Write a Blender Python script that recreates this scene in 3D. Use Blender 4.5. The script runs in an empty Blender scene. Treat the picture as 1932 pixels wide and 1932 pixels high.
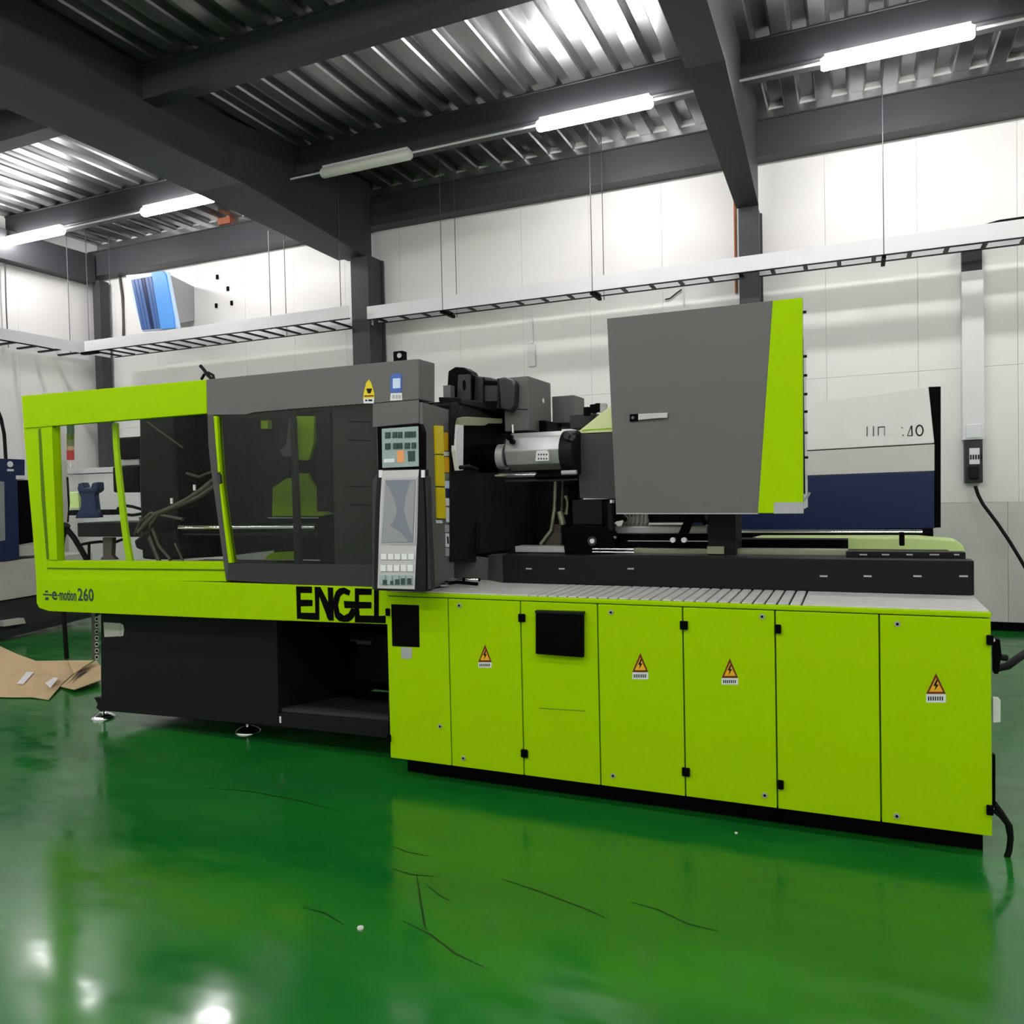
import bpy, bmesh, math, random
from mathutils import Vector, Matrix
random.seed(4)
scene = bpy.context.scene
COL = scene.collection

# ------------------------------------------------------------ camera
CAM = Vector((0, -3.776, 1.6))
# rows: image right, image down, view direction, in world axes
MR = ((0.9181308, 0.3956429, -0.0224158), (-0.0103355, -0.0326389, -0.9994138), (-0.3961426, 0.9178243, -0.0258776))
FPX = 1495.36
cam = bpy.data.objects.new('camera', bpy.data.cameras.new('camera'))
COL.objects.link(cam)
cam.data.sensor_width = 36; cam.data.lens = 36 * FPX / 1932
cam.data.clip_start = 0.05
R_, D_, F_ = [Vector(r) for r in MR]
m3 = Matrix((R_, -D_, -F_)).transposed()
cam.matrix_world = Matrix.Translation(CAM) @ m3.to_4x4()
scene.camera = cam

# ------------------------------------------------------------ world, light, exposure
world = bpy.data.worlds.new('world'); scene.world = world
world.use_nodes = True
world.node_tree.nodes['Background'].inputs[0].default_value = (0.9, 0.95, 1, 1)
world.node_tree.nodes['Background'].inputs[1].default_value = 0.15
vs = scene.view_settings
vs.view_transform = 'Standard'; vs.look = 'None'; vs.gamma = 1; vs.use_curve_mapping = False
vs.exposure = 0.17
scene.cycles.use_denoising = True
scene.cycles.max_bounces = 10
scene.cycles.diffuse_bounces = 5
scene.cycles.glossy_bounces = 5
scene.cycles.transparent_max_bounces = 12
scene.cycles.sample_clamp_indirect = 8
LAMP_E = 60.0          # emission of the lit LED battens

# ------------------------------------------------------------ pixel -> real plane
def ray(px, py): return R_ * ((px - 966) / FPX) + D_ * ((py - 966) / FPX) + F_
def Y(px, py, y): d = ray(px, py); return CAM + d * ((y - CAM.y) / d.y)
def Z(px, py, z): d = ray(px, py); return CAM + d * ((z - CAM.z) / d.z)
def X(px, py, x): d = ray(px, py); return CAM + d * ((x - CAM.x) / d.x)

# ------------------------------------------------------------ materials
def mat(name, col, rough=0.5, metal=0.0, spec=0.5, var=0.06, scale=3.0, bump=0.0, coat=0.0, emit=None, stretch=None):
    m = bpy.data.materials.new(name); m.use_nodes = True
    nt = m.node_tree; b = nt.nodes['Principled BSDF']
    tc = nt.nodes.new('ShaderNodeTexCoord'); no = nt.nodes.new('ShaderNodeTexNoise')
    no.inputs['Scale'].default_value = scale; no.inputs['Detail'].default_value = 5
    if stretch:
        mp = nt.nodes.new('ShaderNodeMapping'); mp.inputs['Scale'].default_value = stretch
        nt.links.new(tc.outputs['Object'], mp.inputs[0]); nt.links.new(mp.outputs[0], no.inputs['Vector'])
    else: nt.links.new(tc.outputs['Object'], no.inputs['Vector'])
    mx = nt.nodes.new('ShaderNodeMix'); mx.data_type = 'RGBA'
    mx.inputs[6].default_value = (*[max(0, c * (1 - var)) for c in col], 1)
    mx.inputs[7].default_value = (*[min(1, c * (1 + var)) for c in col], 1)
    nt.links.new(no.outputs['Fac'], mx.inputs[0]); nt.links.new(mx.outputs[2], b.inputs['Base Color'])
    mr = nt.nodes.new('ShaderNodeMapRange'); mr.inputs[3].default_value = max(0.02, rough - 0.05); mr.inputs[4].default_value = min(1, rough + 0.05)
    nt.links.new(no.outputs['Fac'], mr.inputs[0]); nt.links.new(mr.outputs[0], b.inputs['Roughness'])
    b.inputs['Metallic'].default_value = metal; b.inputs['Specular IOR Level'].default_value = spec
    b.inputs['Coat Weight'].default_value = coat
    if bump:
        bp = nt.nodes.new('ShaderNodeBump'); bp.inputs['Strength'].default_value = bump; bp.inputs['Distance'].default_value = 0.01
        nt.links.new(no.outputs['Fac'], bp.inputs['Height']); nt.links.new(bp.outputs[0], b.inputs['Normal'])
    if emit:
        b.inputs['Emission Color'].default_value = (*emit[0], 1); b.inputs['Emission Strength'].default_value = emit[1]
    return m
def glass(name, tint, gloss=0.08):
    m = bpy.data.materials.new(name); m.use_nodes = True
    nt = m.node_tree; nt.nodes.remove(nt.nodes['Principled BSDF']); out = nt.nodes['Material Output']
    t = nt.nodes.new('ShaderNodeBsdfTransparent'); t.inputs[0].default_value = (*tint, 1)
    g = nt.nodes.new('ShaderNodeBsdfGlossy'); g.inputs['Roughness'].default_value = 0.06
    no = nt.nodes.new('ShaderNodeTexNoise'); no.inputs['Scale'].default_value = 1.2
    mr = nt.nodes.new('ShaderNodeMapRange'); mr.inputs[3].default_value = gloss * 0.8; mr.inputs[4].default_value = gloss * 1.2
    nt.links.new(no.outputs['Fac'], mr.inputs[0])
    x = nt.nodes.new('ShaderNodeMixShader'); nt.links.new(mr.outputs[0], x.inputs[0])
    nt.links.new(t.outputs[0], x.inputs[1]); nt.links.new(g.outputs[0], x.inputs[2]); nt.links.new(x.outputs[0], out.inputs[0])
    return m
G = {}
G['green'] = mat('lime_paint', (0.365, 0.615, 0.0), 0.6, var=0.03, spec=0.05)
G['green_dark'] = mat('lime_groove', (0.10, 0.17, 0.004), 0.5, spec=0.2)
G['green_pale'] = mat('pale_lime', (0.62, 0.80, 0.30), 0.4)
G['grey'] = mat('housing_grey', (0.135, 0.133, 0.128), 0.5, var=0.04, spec=0.25)
G['grey_dark'] = mat('dark_grey', (0.042, 0.042, 0.044), 0.5, spec=0.2)
G['grey_mid'] = mat('mid_grey', (0.075, 0.075, 0.073), 0.5, spec=0.2)
G['grey_light'] = mat('light_grey', (0.42, 0.42, 0.44), 0.45)
G['silver'] = mat('silver_cover', (0.50, 0.50, 0.50), 0.38, metal=0.35)
G['base'] = mat('charcoal_panel', (0.0105, 0.011, 0.012), 0.5, spec=0.12)
G['black'] = mat('black_plastic', (0.0012, 0.0012, 0.0015), 0.55, spec=0.05)
G['blackm'] = mat('black_metal', (0.009, 0.010, 0.011), 0.45, spec=0.15)
G['iron'] = mat('dark_iron', (0.022, 0.024, 0.027), 0.4, metal=0.2)
G['steel'] = mat('structural_steel_paint', (0.046, 0.048, 0.053), 0.5, var=0.12, scale=1.5, spec=0.35)
G['chrome'] = mat('chrome', (0.85, 0.85, 0.87), 0.12, metal=1.0)
G['white'] = mat('white_paint', (0.80, 0.80, 0.80), 0.4)
G['label'] = mat('label_white', (0.78, 0.79, 0.80), 0.5)
G['yellow'] = mat('safety_yellow', (0.80, 0.62, 0.0), 0.4)
G['amber'] = mat('amber_label', (0.85, 0.45, 0.01), 0.5)
G['red'] = mat('signal_red', (0.50, 0.03, 0.02), 0.5)
G['maroon'] = mat('label_maroon', (0.16, 0.015, 0.005), 0.5)
G['orange'] = mat('orange_label', (0.85, 0.36, 0.13), 0.5)
G['rust'] = mat('rust_clip', (0.42, 0.14, 0.07), 0.8, var=0.3, scale=20)
G['blue'] = mat('label_blue', (0.05, 0.13, 0.50), 0.4)
G['navy'] = mat('navy_paint', (0.008, 0.020, 0.085), 0.4, spec=0.3)
G['sky'] = mat('bright_blue', (0.10, 0.36, 0.90), 0.4)
G['ice'] = mat('pale_blue', (0.60, 0.75, 0.95), 0.4)
G['teal'] = mat('panel_teal', (0.33, 0.42, 0.42), 0.4)
G['key_dark'] = mat('key_dark', (0.02, 0.05, 0.05), 0.4)
G['screen'] = mat('screen_dark', (0.17, 0.19, 0.24), 0.22, spec=0.6)
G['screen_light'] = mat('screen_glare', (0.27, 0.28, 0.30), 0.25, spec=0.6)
G['beige'] = mat('beige_cover', (0.55, 0.52, 0.47), 0.5)
G['card'] = mat('cardboard', (0.58, 0.42, 0.23), 0.8, var=0.15, scale=6)
G['hose'] = mat('brown_hose', (0.075, 0.06, 0.045), 0.5)
G['copper'] = mat('copper_pipe', (0.40, 0.20, 0.14), 0.35, metal=0.6)
G['rubber'] = mat('rubber_cable', (0.005, 0.005, 0.0055), 0.6, spec=0.2)
G['olive'] = mat('olive_metal', (0.33, 0.34, 0.22), 0.4, metal=0.4)
G['wire'] = mat('hanger_wire', (0.12, 0.12, 0.13), 0.4, metal=0.5)
G['lit'] = mat('lit_tube', (1, 1, 1), 0.5, emit=((1.0, 0.975, 0.975), LAMP_E))
G['unlit'] = mat('unlit_tube', (0.92, 0.90, 0.84), 0.4)
G['band'] = mat('pale_band', (0.68, 0.68, 0.63), 0.4)
G['bright'] = mat('bright_white', (0.92, 0.92, 0.90), 0.4)
G['lid'] = mat('pale_lid', (0.80, 0.88, 0.45), 0.4)
G['grille'] = mat('grille_blue', (.05, .13, .36), .4)
G['tray'] = mat('galvanised_tray', (0.74, 0.75, 0.75), 0.4, metal=0.1)
G['wall'] = mat('white_sandwich_panel', (0.86, 0.845, 0.82), 0.38, var=0.02, scale=1.2, spec=0.4)
G['wall_low'] = mat('grubby_white_panel', (0.66, 0.65, 0.61), 0.6, var=0.2, scale=1.8)
G['joint'] = mat('panel_joint', (0.60, 0.60, 0.58), 0.7)
G['deck'] = mat('galvanised_deck', (0.34, 0.34, 0.34), 0.30, metal=0.9, var=0.25, scale=4, stretch=(1, .15, 1))
G['slat'] = mat('aluminium_slat', (0.62, 0.62, 0.60), 0.5, metal=0.0, var=0.25, scale=30)
G['glass_dark'] = glass('smoked_glass', (0.58, 0.61, 0.59), 0.03)
G['glass_clear'] = glass('clear_glass', (0.97, 0.98, 0.97), 0.01)

def floor_mat():
    m = bpy.data.materials.new('green_epoxy'); m.use_nodes = True
    nt = m.node_tree; b = nt.nodes['Principled BSDF']; N = nt.nodes.new; L = nt.links.new
    tc = N('ShaderNodeTexCoord')
    n1 = N('ShaderNodeTexNoise'); n1.inputs['Scale'].default_value = 0.9; n1.inputs['Detail'].default_value = 6
    mp = N('ShaderNodeMapping'); mp.inputs['Scale'].default_value = (1, 2.6, 1); mp.inputs['Rotation'].default_value = (0, 0, 0.3)
    L(tc.outputs['Object'], mp.inputs[0]); L(mp.outputs[0], n1.inputs['Vector'])
    r = N('ShaderNodeValToRGB')
    r.color_ramp.elements[0].position = 0.3; r.color_ramp.elements[0].color = (0.004, 0.130, 0.020, 1)
    r.color_ramp.elements[1].position = 0.75; r.color_ramp.elements[1].color = (0.014, 0.200, 0.018, 1)
    L(n1.outputs['Fac'], r.inputs[0]); L(r.outputs[0], b.inputs['Base Color'])
    n2 = N('ShaderNodeTexNoise'); n2.inputs['Scale'].default_value = 3.5; n2.inputs['Detail'].default_value = 8
    L(mp.outputs[0], n2.inputs['Vector'])
    mr = N('ShaderNodeMapRange'); mr.inputs[1].default_value = 0.35; mr.inputs[2].default_value = 0.7
    mr.inputs[3].default_value = 0.11; mr.inputs[4].default_value = 0.26
    L(n2.outputs['Fac'], mr.inputs[0]); L(mr.outputs[0], b.inputs['Roughness'])
    n3 = N('ShaderNodeTexNoise'); n3.inputs['Scale'].default_value = 1.6; n3.inputs['Detail'].default_value = 2
    L(tc.outputs['Object'], n3.inputs['Vector'])
    bp = N('ShaderNodeBump'); bp.inputs['Strength'].default_value = 0.25; bp.inputs['Distance'].default_value = 0.012
    L(n3.outputs['Fac'], bp.inputs['Height']); L(bp.outputs[0], b.inputs['Normal'])
    b.inputs['Specular IOR Level'].default_value = 0.85
    b.inputs['IOR'].default_value = 1.5
    return m
G['floor'] = floor_mat()

# ------------------------------------------------------------ mesh builder
class MB:
    def __init__(s): s.v = []; s.f = []; s.m = []; s.sm = []; s.mats = []
    def mi(s, m):
        if m not in s.mats: s.mats.append(m)
        return s.mats.index(m)
    def add(s, vs_, fs, m=None, smooth=False):
        k = len(s.v); i = s.mi(m)
        s.v += [Vector(v) for v in vs_]
        for f in fs: s.f.append([a + k for a in f]); s.m.append(i); s.sm.append(smooth)
        return s
    def hexa(s, p, m=None):
        # p: 4 bottom (or front) corners in order, then the 4 opposite
        return s.add(p, [(0, 1, 2, 3), (7, 6, 5, 4), (0, 4, 5, 1), (1, 5, 6, 2), (2, 6, 7, 3), (3, 7, 4, 0)], m)
    def box(s, x0, x1, y0, y1, z0, z1, m=None):
        return s.hexa([(x0, y0, z0), (x1, y0, z0), (x1, y0, z1), (x0, y0, z1), (x0, y1, z0), (x1, y1, z0), (x1, y1, z1), (x0, y1, z1)], m)
    def ext(s, pts, vec, m=None):
        n = len(pts); vec = Vector(vec); a = [Vector(p) for p in pts]
        return s.add(a + [p + vec for p in a], [tuple(range(n)), tuple(range(2 * n - 1, n - 1, -1))] + [(i, i + n, (i + 1) % n + n, (i + 1) % n) for i in range(n)], m)
    def plate(s, pix, y, d, m=None):
        """polygon seen at these pixels on the plane Y = y, made d deep (backwards)"""
        return s.ext([Y(a, b, y) for a, b in pix], (0, d, 0), m)
    def tube(s, pts, r, m=None, n=8, caps=True):
        pts = [Vector(p) for p in pts]; rings = []
        for i, p in enumerate(pts):
            t = (pts[min(i + 1, len(pts) - 1)] - pts[max(i - 1, 0)]).normalized()
            u = t.cross(Vector((0, 0, 1)))
            if u.length < 0.05: u = t.cross(Vector((0, 1, 0)))
            u.normalize(); w = t.cross(u); rr = r[i] if isinstance(r, (list, tuple)) else r
            rings.append([p + (u * math.cos(a) + w * math.sin(a)) * rr for a in [2 * math.pi * k / n for k in range(n)]])
        vs_ = [v for g in rings for v in g]; fs = []
        for i in range(len(pts) - 1):
            for k in range(n): fs.append((i * n + k, i * n + (k + 1) % n, (i + 1) * n + (k + 1) % n, (i + 1) * n + k))
        s.add(vs_, fs, m, n > 6)
        if caps:
            s.add(rings[0], [tuple(range(n - 1, -1, -1))], m); s.add(rings[-1], [tuple(range(n))], m)
        return s
    def text(s, string, origin, size_h, width, m, yy=None, axis='x', depth=0.003, bold=0.0):
        cu = bpy.data.curves.new('t', 'FONT'); cu.body = string; cu.extrude = 0; cu.offset = bold; cu.resolution_u = 2
        ob = bpy.data.objects.new('t', cu); COL.objects.link(ob)
        dg = bpy.context.evaluated_depsgraph_get(); me = bpy.data.meshes.new_from_object(ob.evaluated_get(dg))
        if len(me.vertices):
            xs = [v.co.x for v in me.vertices]; ys = [v.co.y for v in me.vertices]
            sx = width / max(1e-6, max(xs) - min(xs)); sy = size_h / max(1e-6, max(ys) - min(ys)); o = Vector(origin)
            pts = []
            for v in me.vertices:
                a = (v.co.x - min(xs)) * sx; c = (v.co.y - min(ys)) * sy
                pts.append(o + (Vector((a, 0, c)) if axis == 'x' else Vector((0, a, c))))
            s.add(pts, [tuple(reversed(p.vertices)) for p in me.polygons], m)
        bpy.data.meshes.remove(me); bpy.data.objects.remove(ob); bpy.data.curves.remove(cu)
        return s
    def build(s, name, parent=None, bevel=0.0, seg=2, kind=None, label=None, cat=None, group=None):
        me = bpy.data.meshes.new(name)
        xs = [v.x for v in s.v]; ys = [v.y for v in s.v]; zs = [v.z for v in s.v]
        o = Vector(((min(xs) + max(xs)) / 2, (min(ys) + max(ys)) / 2, min(zs)))
        me.from_pydata([v - o for v in s.v], [], s.f)
        for mm in s.mats: me.materials.append(G[mm] if isinstance(mm, str) else mm)
        for p, i, q in zip(me.polygons, s.m, s.sm): p.material_index = i; p.use_smooth = q
        bm = bmesh.new(); bm.from_mesh(me)
        bmesh.ops.recalc_face_normals(bm, faces=bm.faces)
        if bevel:
            bmesh.ops.remove_doubles(bm, verts=bm.verts, dist=1e-5)
            es = [e for e in bm.edges if len(e.link_faces) == 2 and e.calc_face_angle(0) > 0.6]
            if es: bmesh.ops.bevel(bm, geom=es, offset=bevel, segments=seg, profile=0.6, affect='EDGES', clamp_overlap=True)
        bm.to_mesh(me); bm.free()
        ob = bpy.data.objects.new(name, me); COL.objects.link(ob)
        if parent is not None:
            ob.parent = parent; ob.location = o - WO[parent.name]
        else: ob.location = o
        WO[ob.name] = o
        if kind: ob['kind'] = kind
        if label: ob['label'] = label
        if cat: ob['category'] = cat
        if group: ob['group'] = group
        return ob
WO = {}
def thing(name, loc, label=None, cat=None, group=None, kind=None, parent=None):
    e = bpy.data.objects.new(name, None); COL.objects.link(e); e.empty_display_size = 0.2
    loc = Vector(loc)
    if parent is not None: e.parent = parent; e.location = loc - WO[parent.name]
    else: e.location = loc
    WO[e.name] = loc
    if kind: e['kind'] = kind
    if label: e['label'] = label
    if cat: e['category'] = cat
    if group: e['group'] = group
    return e

# ============================================================ THE SETTING
W = 6.03          # back wall plane
XL = -11.85       # left wall plane
XR, YF = 7.5, -8.0
ZD = 5.96         # underside of the deck

fl = MB().box(XL - .2, XR + .2, YF - .2, W + .2, -0.2, 0, 'floor').build('floor', kind='structure')
def crack(pix, w=0.006):
    b = MB(); P = [Z(x, y, 0.0) for x, y in pix]; n = len(P); L = []; Rr = []
    for i, p in enumerate(P):
        t = (P[min(i + 1, n - 1)] - P[max(i - 1, 0)]).normalized(); q = Vector((-t.y, t.x, 0)) * (w * (0.3 if i in (0, n - 1) else 1))
        L.append(p + q + Vector((0, 0, .0012))); Rr.append(p - q + Vector((0, 0, .0012)))
    b.add(L + Rr, [(i, i + 1, n + i + 1, n + i) for i in range(n - 1)], 'scuff')
    b.build('scratch', fl)
G['scuff'] = mat('floor_scratch', (0.006, 0.035, 0.010), 0.4)
for pix in ([(945, 1658), (1000, 1676), (1060, 1698), (1110, 1717), (1140, 1731)], [(735, 1595), (770, 1608), (812, 1616)],
            [(738, 1638), (775, 1650), (825, 1654)], [(786, 1648), (792, 1690), (800, 1740), (804, 1755)],
            [(1190, 1702), (1240, 1716), (1300, 1744), (1354, 1757)], [(760, 1738), (810, 1762), (860, 1800), (915, 1826)],
            [(385, 1486), (470, 1493), (560, 1510), (640, 1530)], [(570, 1712), (610, 1722), (650, 1745)], [(805, 1670), (830, 1690), (850, 1700)]):
    crack(pix, 0.004)

# back wall: sandwich panels with recessed joints
wb = MB().box(XL - .2, XR + .2, W + .03, W + .2, 0, 6.4, 'joint').build('wall_back', kind='structure')
def panels(parent, axis, a0, a1, z0, z1, step, m, th=0.03, gap=0.003, phase=0.0):
    a = a0 + phase
    cuts = [a0] + [a + step * k for k in range(1 if phase == 0 else 0, 60) if a0 + .05 < a + step * k < a1 - .05] + [a1]
    for u, v in zip(cuts, cuts[1:]):
        b = MB()
        if axis == 'back': b.box(u + gap / 2, v - gap / 2, W, W + th, z0 + gap / 2, z1 - gap / 2, m)
        elif axis == 'left': b.box(XL - th, XL, u + gap / 2, v - gap / 2, z0 + gap / 2, z1 - gap / 2, m)
        b.build('wall_panel', parent)
panels(wb, 'back', XL, XR, 2.82, 6.0, 0.935, 'wall', phase=0.36)
panels(wb, 'back', XL, XR, 1.37, 2.82, 0.935, 'wall', phase=0.36)
panels(wb, 'back', XL, XR, 0.0, 1.37, 1.10, 'wall_low', phase=0.15)
MB().box(XL, XR, W - .035, W - .001, 0.0, 0.09, 'black').build('baseboard_back', kind='structure')
wl = MB().box(XL - .2, XL - .03, YF, W + .03, 0, 6.4, 'joint').build('wall_left', kind='structure')
panels(wl, 'left', YF, W, 0, 1.37, 1.1, 'wall_low', phase=.3)
panels(wl, 'left', YF, W, 1.37, 6.0, 0.935, 'wall', phase=.4)
MB().box(XR, XR + .2, YF, W + .03, 0, 6.4, 'wall').build('wall_right', kind='structure')
MB().box(XL - .2, XR + .2, YF - .2, YF, 0, 6.4, 'wall').build('wall_front', kind='structure')

# ceiling: slab and corrugated deck sheets with real ribs
ce = MB().box(XL - .2, XR + .2, YF - .2, W + .2, 6.2, 6.35, 'joint').build('ceiling', kind='structure')
PER = 0.34
def deck_sheet(x0, ny0, ny1, n=3):
    b = MB(); prof = []
    for k in range(n):
        x = x0 + k * PER
        prof += [(x, ZD), (x + .14, ZD), (x + .155, ZD + .02), (x + .175, ZD + .095), (x + .305, ZD + .095), (x + .325, ZD + .02)]
    prof.append((x0 + n * PER, ZD))
    q = len(prof)
    vs_ = [(x, ny0, z) for x, z in prof] + [(x, ny1, z) for x, z in prof] + [(x, ny0, z + .004) for x, z in prof] + [(x, ny1, z + .004) for x, z in prof]
    fs = []
    for i in range(q - 1):
        fs += [(i, i + 1, q + i + 1, q + i), (2 * q + i, 3 * q + i, 3 * q + i + 1, 2 * q + i + 1)]
    fs += [(i, 2 * q + i, 2 * q + i + 1, i + 1) for i in range(q - 1)] + [(q + i, q + i + 1, 3 * q + i + 1, 3 * q + i) for i in range(q - 1)]
    b.add(vs_, fs, 'deck')
    return b.build('deck_sheet', ce)
x = -11.9
while x < XR:
    deck_sheet(x, -1.99, W, 3)
    if x > -8: deck_sheet(x, YF, -2.0, 3)
    x += 3 * PER

# steelwork: purlins along X, rafters along Y
def beam(name, x0, x1, y0, y1, z0, z1):
    b = MB(); t = 0.018; ym = (y0 + y1) / 2
    b.box(x0, x1, y0, y1, z0, z0 + t, 'steel'); b.box(x0, x1, y0, y1, z1 - t, z1, 'steel')
    b.box(x0, x1, y0 + .012, y1 - .012, z0 + t, z1 - t, 'steel')
    return b.build(name, kind='structure', bevel=.003, seg=1)
n_ = 1
for y0 in (2.2, 4.4, 0.0, -2.2, -4.4, -6.6):
    beam('trim_%d' % n_, XL, XR, y0, y0 + .2, 5.62, ZD - .002); n_ += 1
beam('trim_%d' % n_, XL + .02, XR, 5.80, W - .002, 5.37, 5.79); n_ += 1
MB().box(XL + .02, XR, W - .03, W - .001, 5.79, ZD - .001, 'deck').build('trim_%d' % n_, kind='structure'); n_ += 1
# left wall beam
MB().box(XL + .002, XL + .22, YF, 5.78, 5.25, 5.70, 'steel').build('trim_%d' % n_, kind='structure'); n_ += 1
# rafters with haunches running down onto the columns
def rafter(xl, xr, xl2, xr2, hy, colz, cx0, cx1, zt=ZD - .004):
    global n_
    b = MB(); zb = 5.2
    b.hexa([(xl, YF, zb), (xr, YF, zb), (xr, hy, zb), (xl, hy, zb), (xl, YF, zb + .03), (xr, YF, zb + .03), (xr, hy, zb + .03), (xl, hy, zb + .03)], 'steel')
    b.hexa([(xl, hy, zb), (xr, hy, zb), (xr2, 5.6, colz), (xl2, 5.6, colz), (xl, hy, zb + .03), (xr, hy, zb + .03), (xr2, 5.6, colz + .03), (xl2, 5.6, colz + .03)], 'steel')
    wx0, wx1 = xl + .04, min(xr - .03, xl + .55 if xr - xl > .5 else xr - .02)
    b.box(wx0, wx1, YF, hy, zb + .03, zt, 'steel')
    d0, d1 = xl2 + .04, xr2 - .02
    b.hexa([(wx0, hy, zb + .03), (wx1, hy, zb + .03), (d1, 5.6, colz + .03), (d0, 5.6, colz + .03), (wx0, hy, zt), (wx1, hy, zt), (d1, 5.6, zt), (d0, 5.6, zt)], 'steel')
    b.hexa([(d0, 5.6, colz + .03), (d1, 5.6, colz + .03), (d1, 5.79, colz + .03), (d0, 5.79, colz + .03), (d0, 5.6, zt), (d1, 5.6, zt), (d1, 5.79, zt), (d0, 5.79, zt)], 'steel')
    b.build('trim_%d' % n_, kind='structure'); n_ += 1
    c = MB(); c.box(cx0, cx1, 5.60, 5.62, 0, colz + .03, 'steel'); c.box(cx0, cx1, W - .06, W - .02, 0, colz + .03, 'steel')
    c.box(cx0 + .04, cx1 - .02, 5.62, W - .06, 0, colz + .03, 'steel')
    c.build('column', kind='structure', bevel=.003, seg=1)
rafter(-7.08, -6.38, -6.62, -6.17, 3.44, 4.90, -6.42, -6.13)
rafter(-1.29, -0.96, -1.19, -0.95, 3.2, 4.75, -1.17, -0.95)
rafter(4.45, 4.8, 4.5, 4.75, 3.3, 4.8, 4.5, 4.75)
# corner column
MB().box(XL + .14, XL + .30, 5.78, 5.97, 0, 5.29, 'steel').build('column', kind='structure', bevel=.004, seg=1)
# small rusty clips on the deck, left bay
for px, py in ((430, 417), (240, 461)):
    p = Z(px, py, 5.93); MB().box(p.x - .12, p.x + .12, p.y - .09, p.y + .09, 5.86, ZD + .001, 'rust').build('clip', ce, bevel=.004)

# ============================================================ LAMPS
LY, LZ = 4.30, 5.52
def lamp(xc, y, label, lit=True, L=1.15, group=None, z=LZ):
    t = thing('batten_lamp', (xc, y, z - .08), label, 'lamp', group)
    b = MB(); n = 12; R0 = .06; pr = []
    x0, x1 = xc - L / 2, xc + L / 2
    b.tube([(x0, y, z), (x0 + .02, y, z), (x1 - .02, y, z), (x1, y, z)], [R0 * .8, R0, R0, R0 * .8], 'lit' if lit else 'unlit', 12)
    b.build('tube', t)
    c = MB(); c.box(x0 + .03, x1 - .03, y - .03, y + .03, z + .05, z + .08, 'white'); c.build('housing', t)
    for xx in (x0 + .15, x1 - .15): MB().box(xx - .015, xx + .015, y - .01, y + .12, z + .078, 5.62, 'wire').build('bracket', t)
    return t
lamp(0.385, LY, 'lit white batten lamp under the beam above the wall duct, rightmost in view', L=1.25)
lamp(-2.46, LY, 'lit white batten lamp under the beam left of the right-hand rafter', L=1.25)
lamp(-5.28, LY, 'unlit cream batten lamp just right of the big haunched rafter', lit=False, L=1.25)
lamp(-8.25, LY, 'lit white batten lamp just left of the big haunched rafter', L=1.25)
lamp(-11.08, LY, 'lit white batten lamp in the left bay nearest the left wall', L=1.25)
for xc in (3.2, 6.0): lamp(xc, LY, 'lit batten lamp out to the right of the view', L=1.25, group='lamps right of the view')
for yy in (-2.7, -5.3):
    for xc in (-11.0, -8.25, -5.4, -2.5, 0.4, 3.2, 6.0):
        lamp(xc, yy, 'lit batten lamp hanging over the aisle behind the viewer', L=1.25, group='lamps over the aisle', z=5.35)
t = thing('lamp_conduit', (-4, LY, 5.57), 'thin white conduit linking the row of batten lamps', 'conduit')
for a, b_ in ((-10.44, -8.89), (-7.61, -5.92), (-4.64, -3.10), (-1.82, -0.25), (1.03, 2.56)):
    MB().tube([(a, LY + .02, 5.545), (b_, LY + .02, 5.545)], .012, 'white', 6).build('pipe_section', t)

# ============================================================ CABLE TRAY and its hangers
def tray(name, label, x0, x1, y0, y1, z0=3.94, z1=4.115, step=.34):
    t = thing(name, ((x0 + x1) / 2, (y0 + y1) / 2, z0), label, 'cable tray')
    for yy, s_ in ((y0, 1), (y1, -1)):
        MB().box(x0, x1, min(yy, yy + s_ * .004), max(yy, yy + s_ * .004), z0 + .012, z1, 'tray').build('side_rail', t)
        MB().box(x0, x1, min(yy, yy + s_ * .03), max(yy, yy + s_ * .03), z0, z0 + .010, 'blackm').build('rail_flange', t)
    k = x0 + .15
    while k < x1 - .05:
        MB().box(k - .022, k + .022, y0 + .031, y1 - .031, z0 + .001, z0 + .022, 'blackm').build('rung', t, bevel=.003, seg=1); k += step
    return t
tray('cable_tray', 'white ladder cable tray hung along the back wall right of the black column', -6.05, XR - .1, 5.42, 5.70, z0=3.972, z1=4.155)
tray('cable_tray', 'wide white ladder cable tray on the back wall in the left bay', XL + .75, -6.12, 5.10, 5.68, step=.30)
t = thing('cable_tray', (XL + .4, 2, 3.94), 'white ladder cable tray running along the left wall', 'cable tray')
for xx in (XL + .12, XL + .62): MB().box(xx, xx + .005, -7.9, 5.68, 3.95, 4.115, 'tray').build('side_rail', t)
for k in range(36): MB().box(XL + .13, XL + .615, -6.8 + k * .34, -6.755 + k * .34, 3.941, 3.965, 'blackm').build('rung', t)
MB().box(XL + .72, XL + 1.05, 5.05, 5.13, 3.90, 3.935, 'black').build('end_bracket', t)
hang = [('thin hanger wire left of the pair by the white conduit, front of the tray', 831, 5.42, 'r'), ('thin hanger wire beside the first, at the back of the tray', 858, 5.70, 'r'),
        ('long hanger wire dropping below the middle lit lamp to the tray', 1115, 5.42, 'r'), ('hanger wire just right of the one below the middle lamp', 1137, 5.70, 'r'),
        ('hanger wire dropping from under the rightmost lamp to the tray', 1667, 5.42, 'r')]
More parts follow.
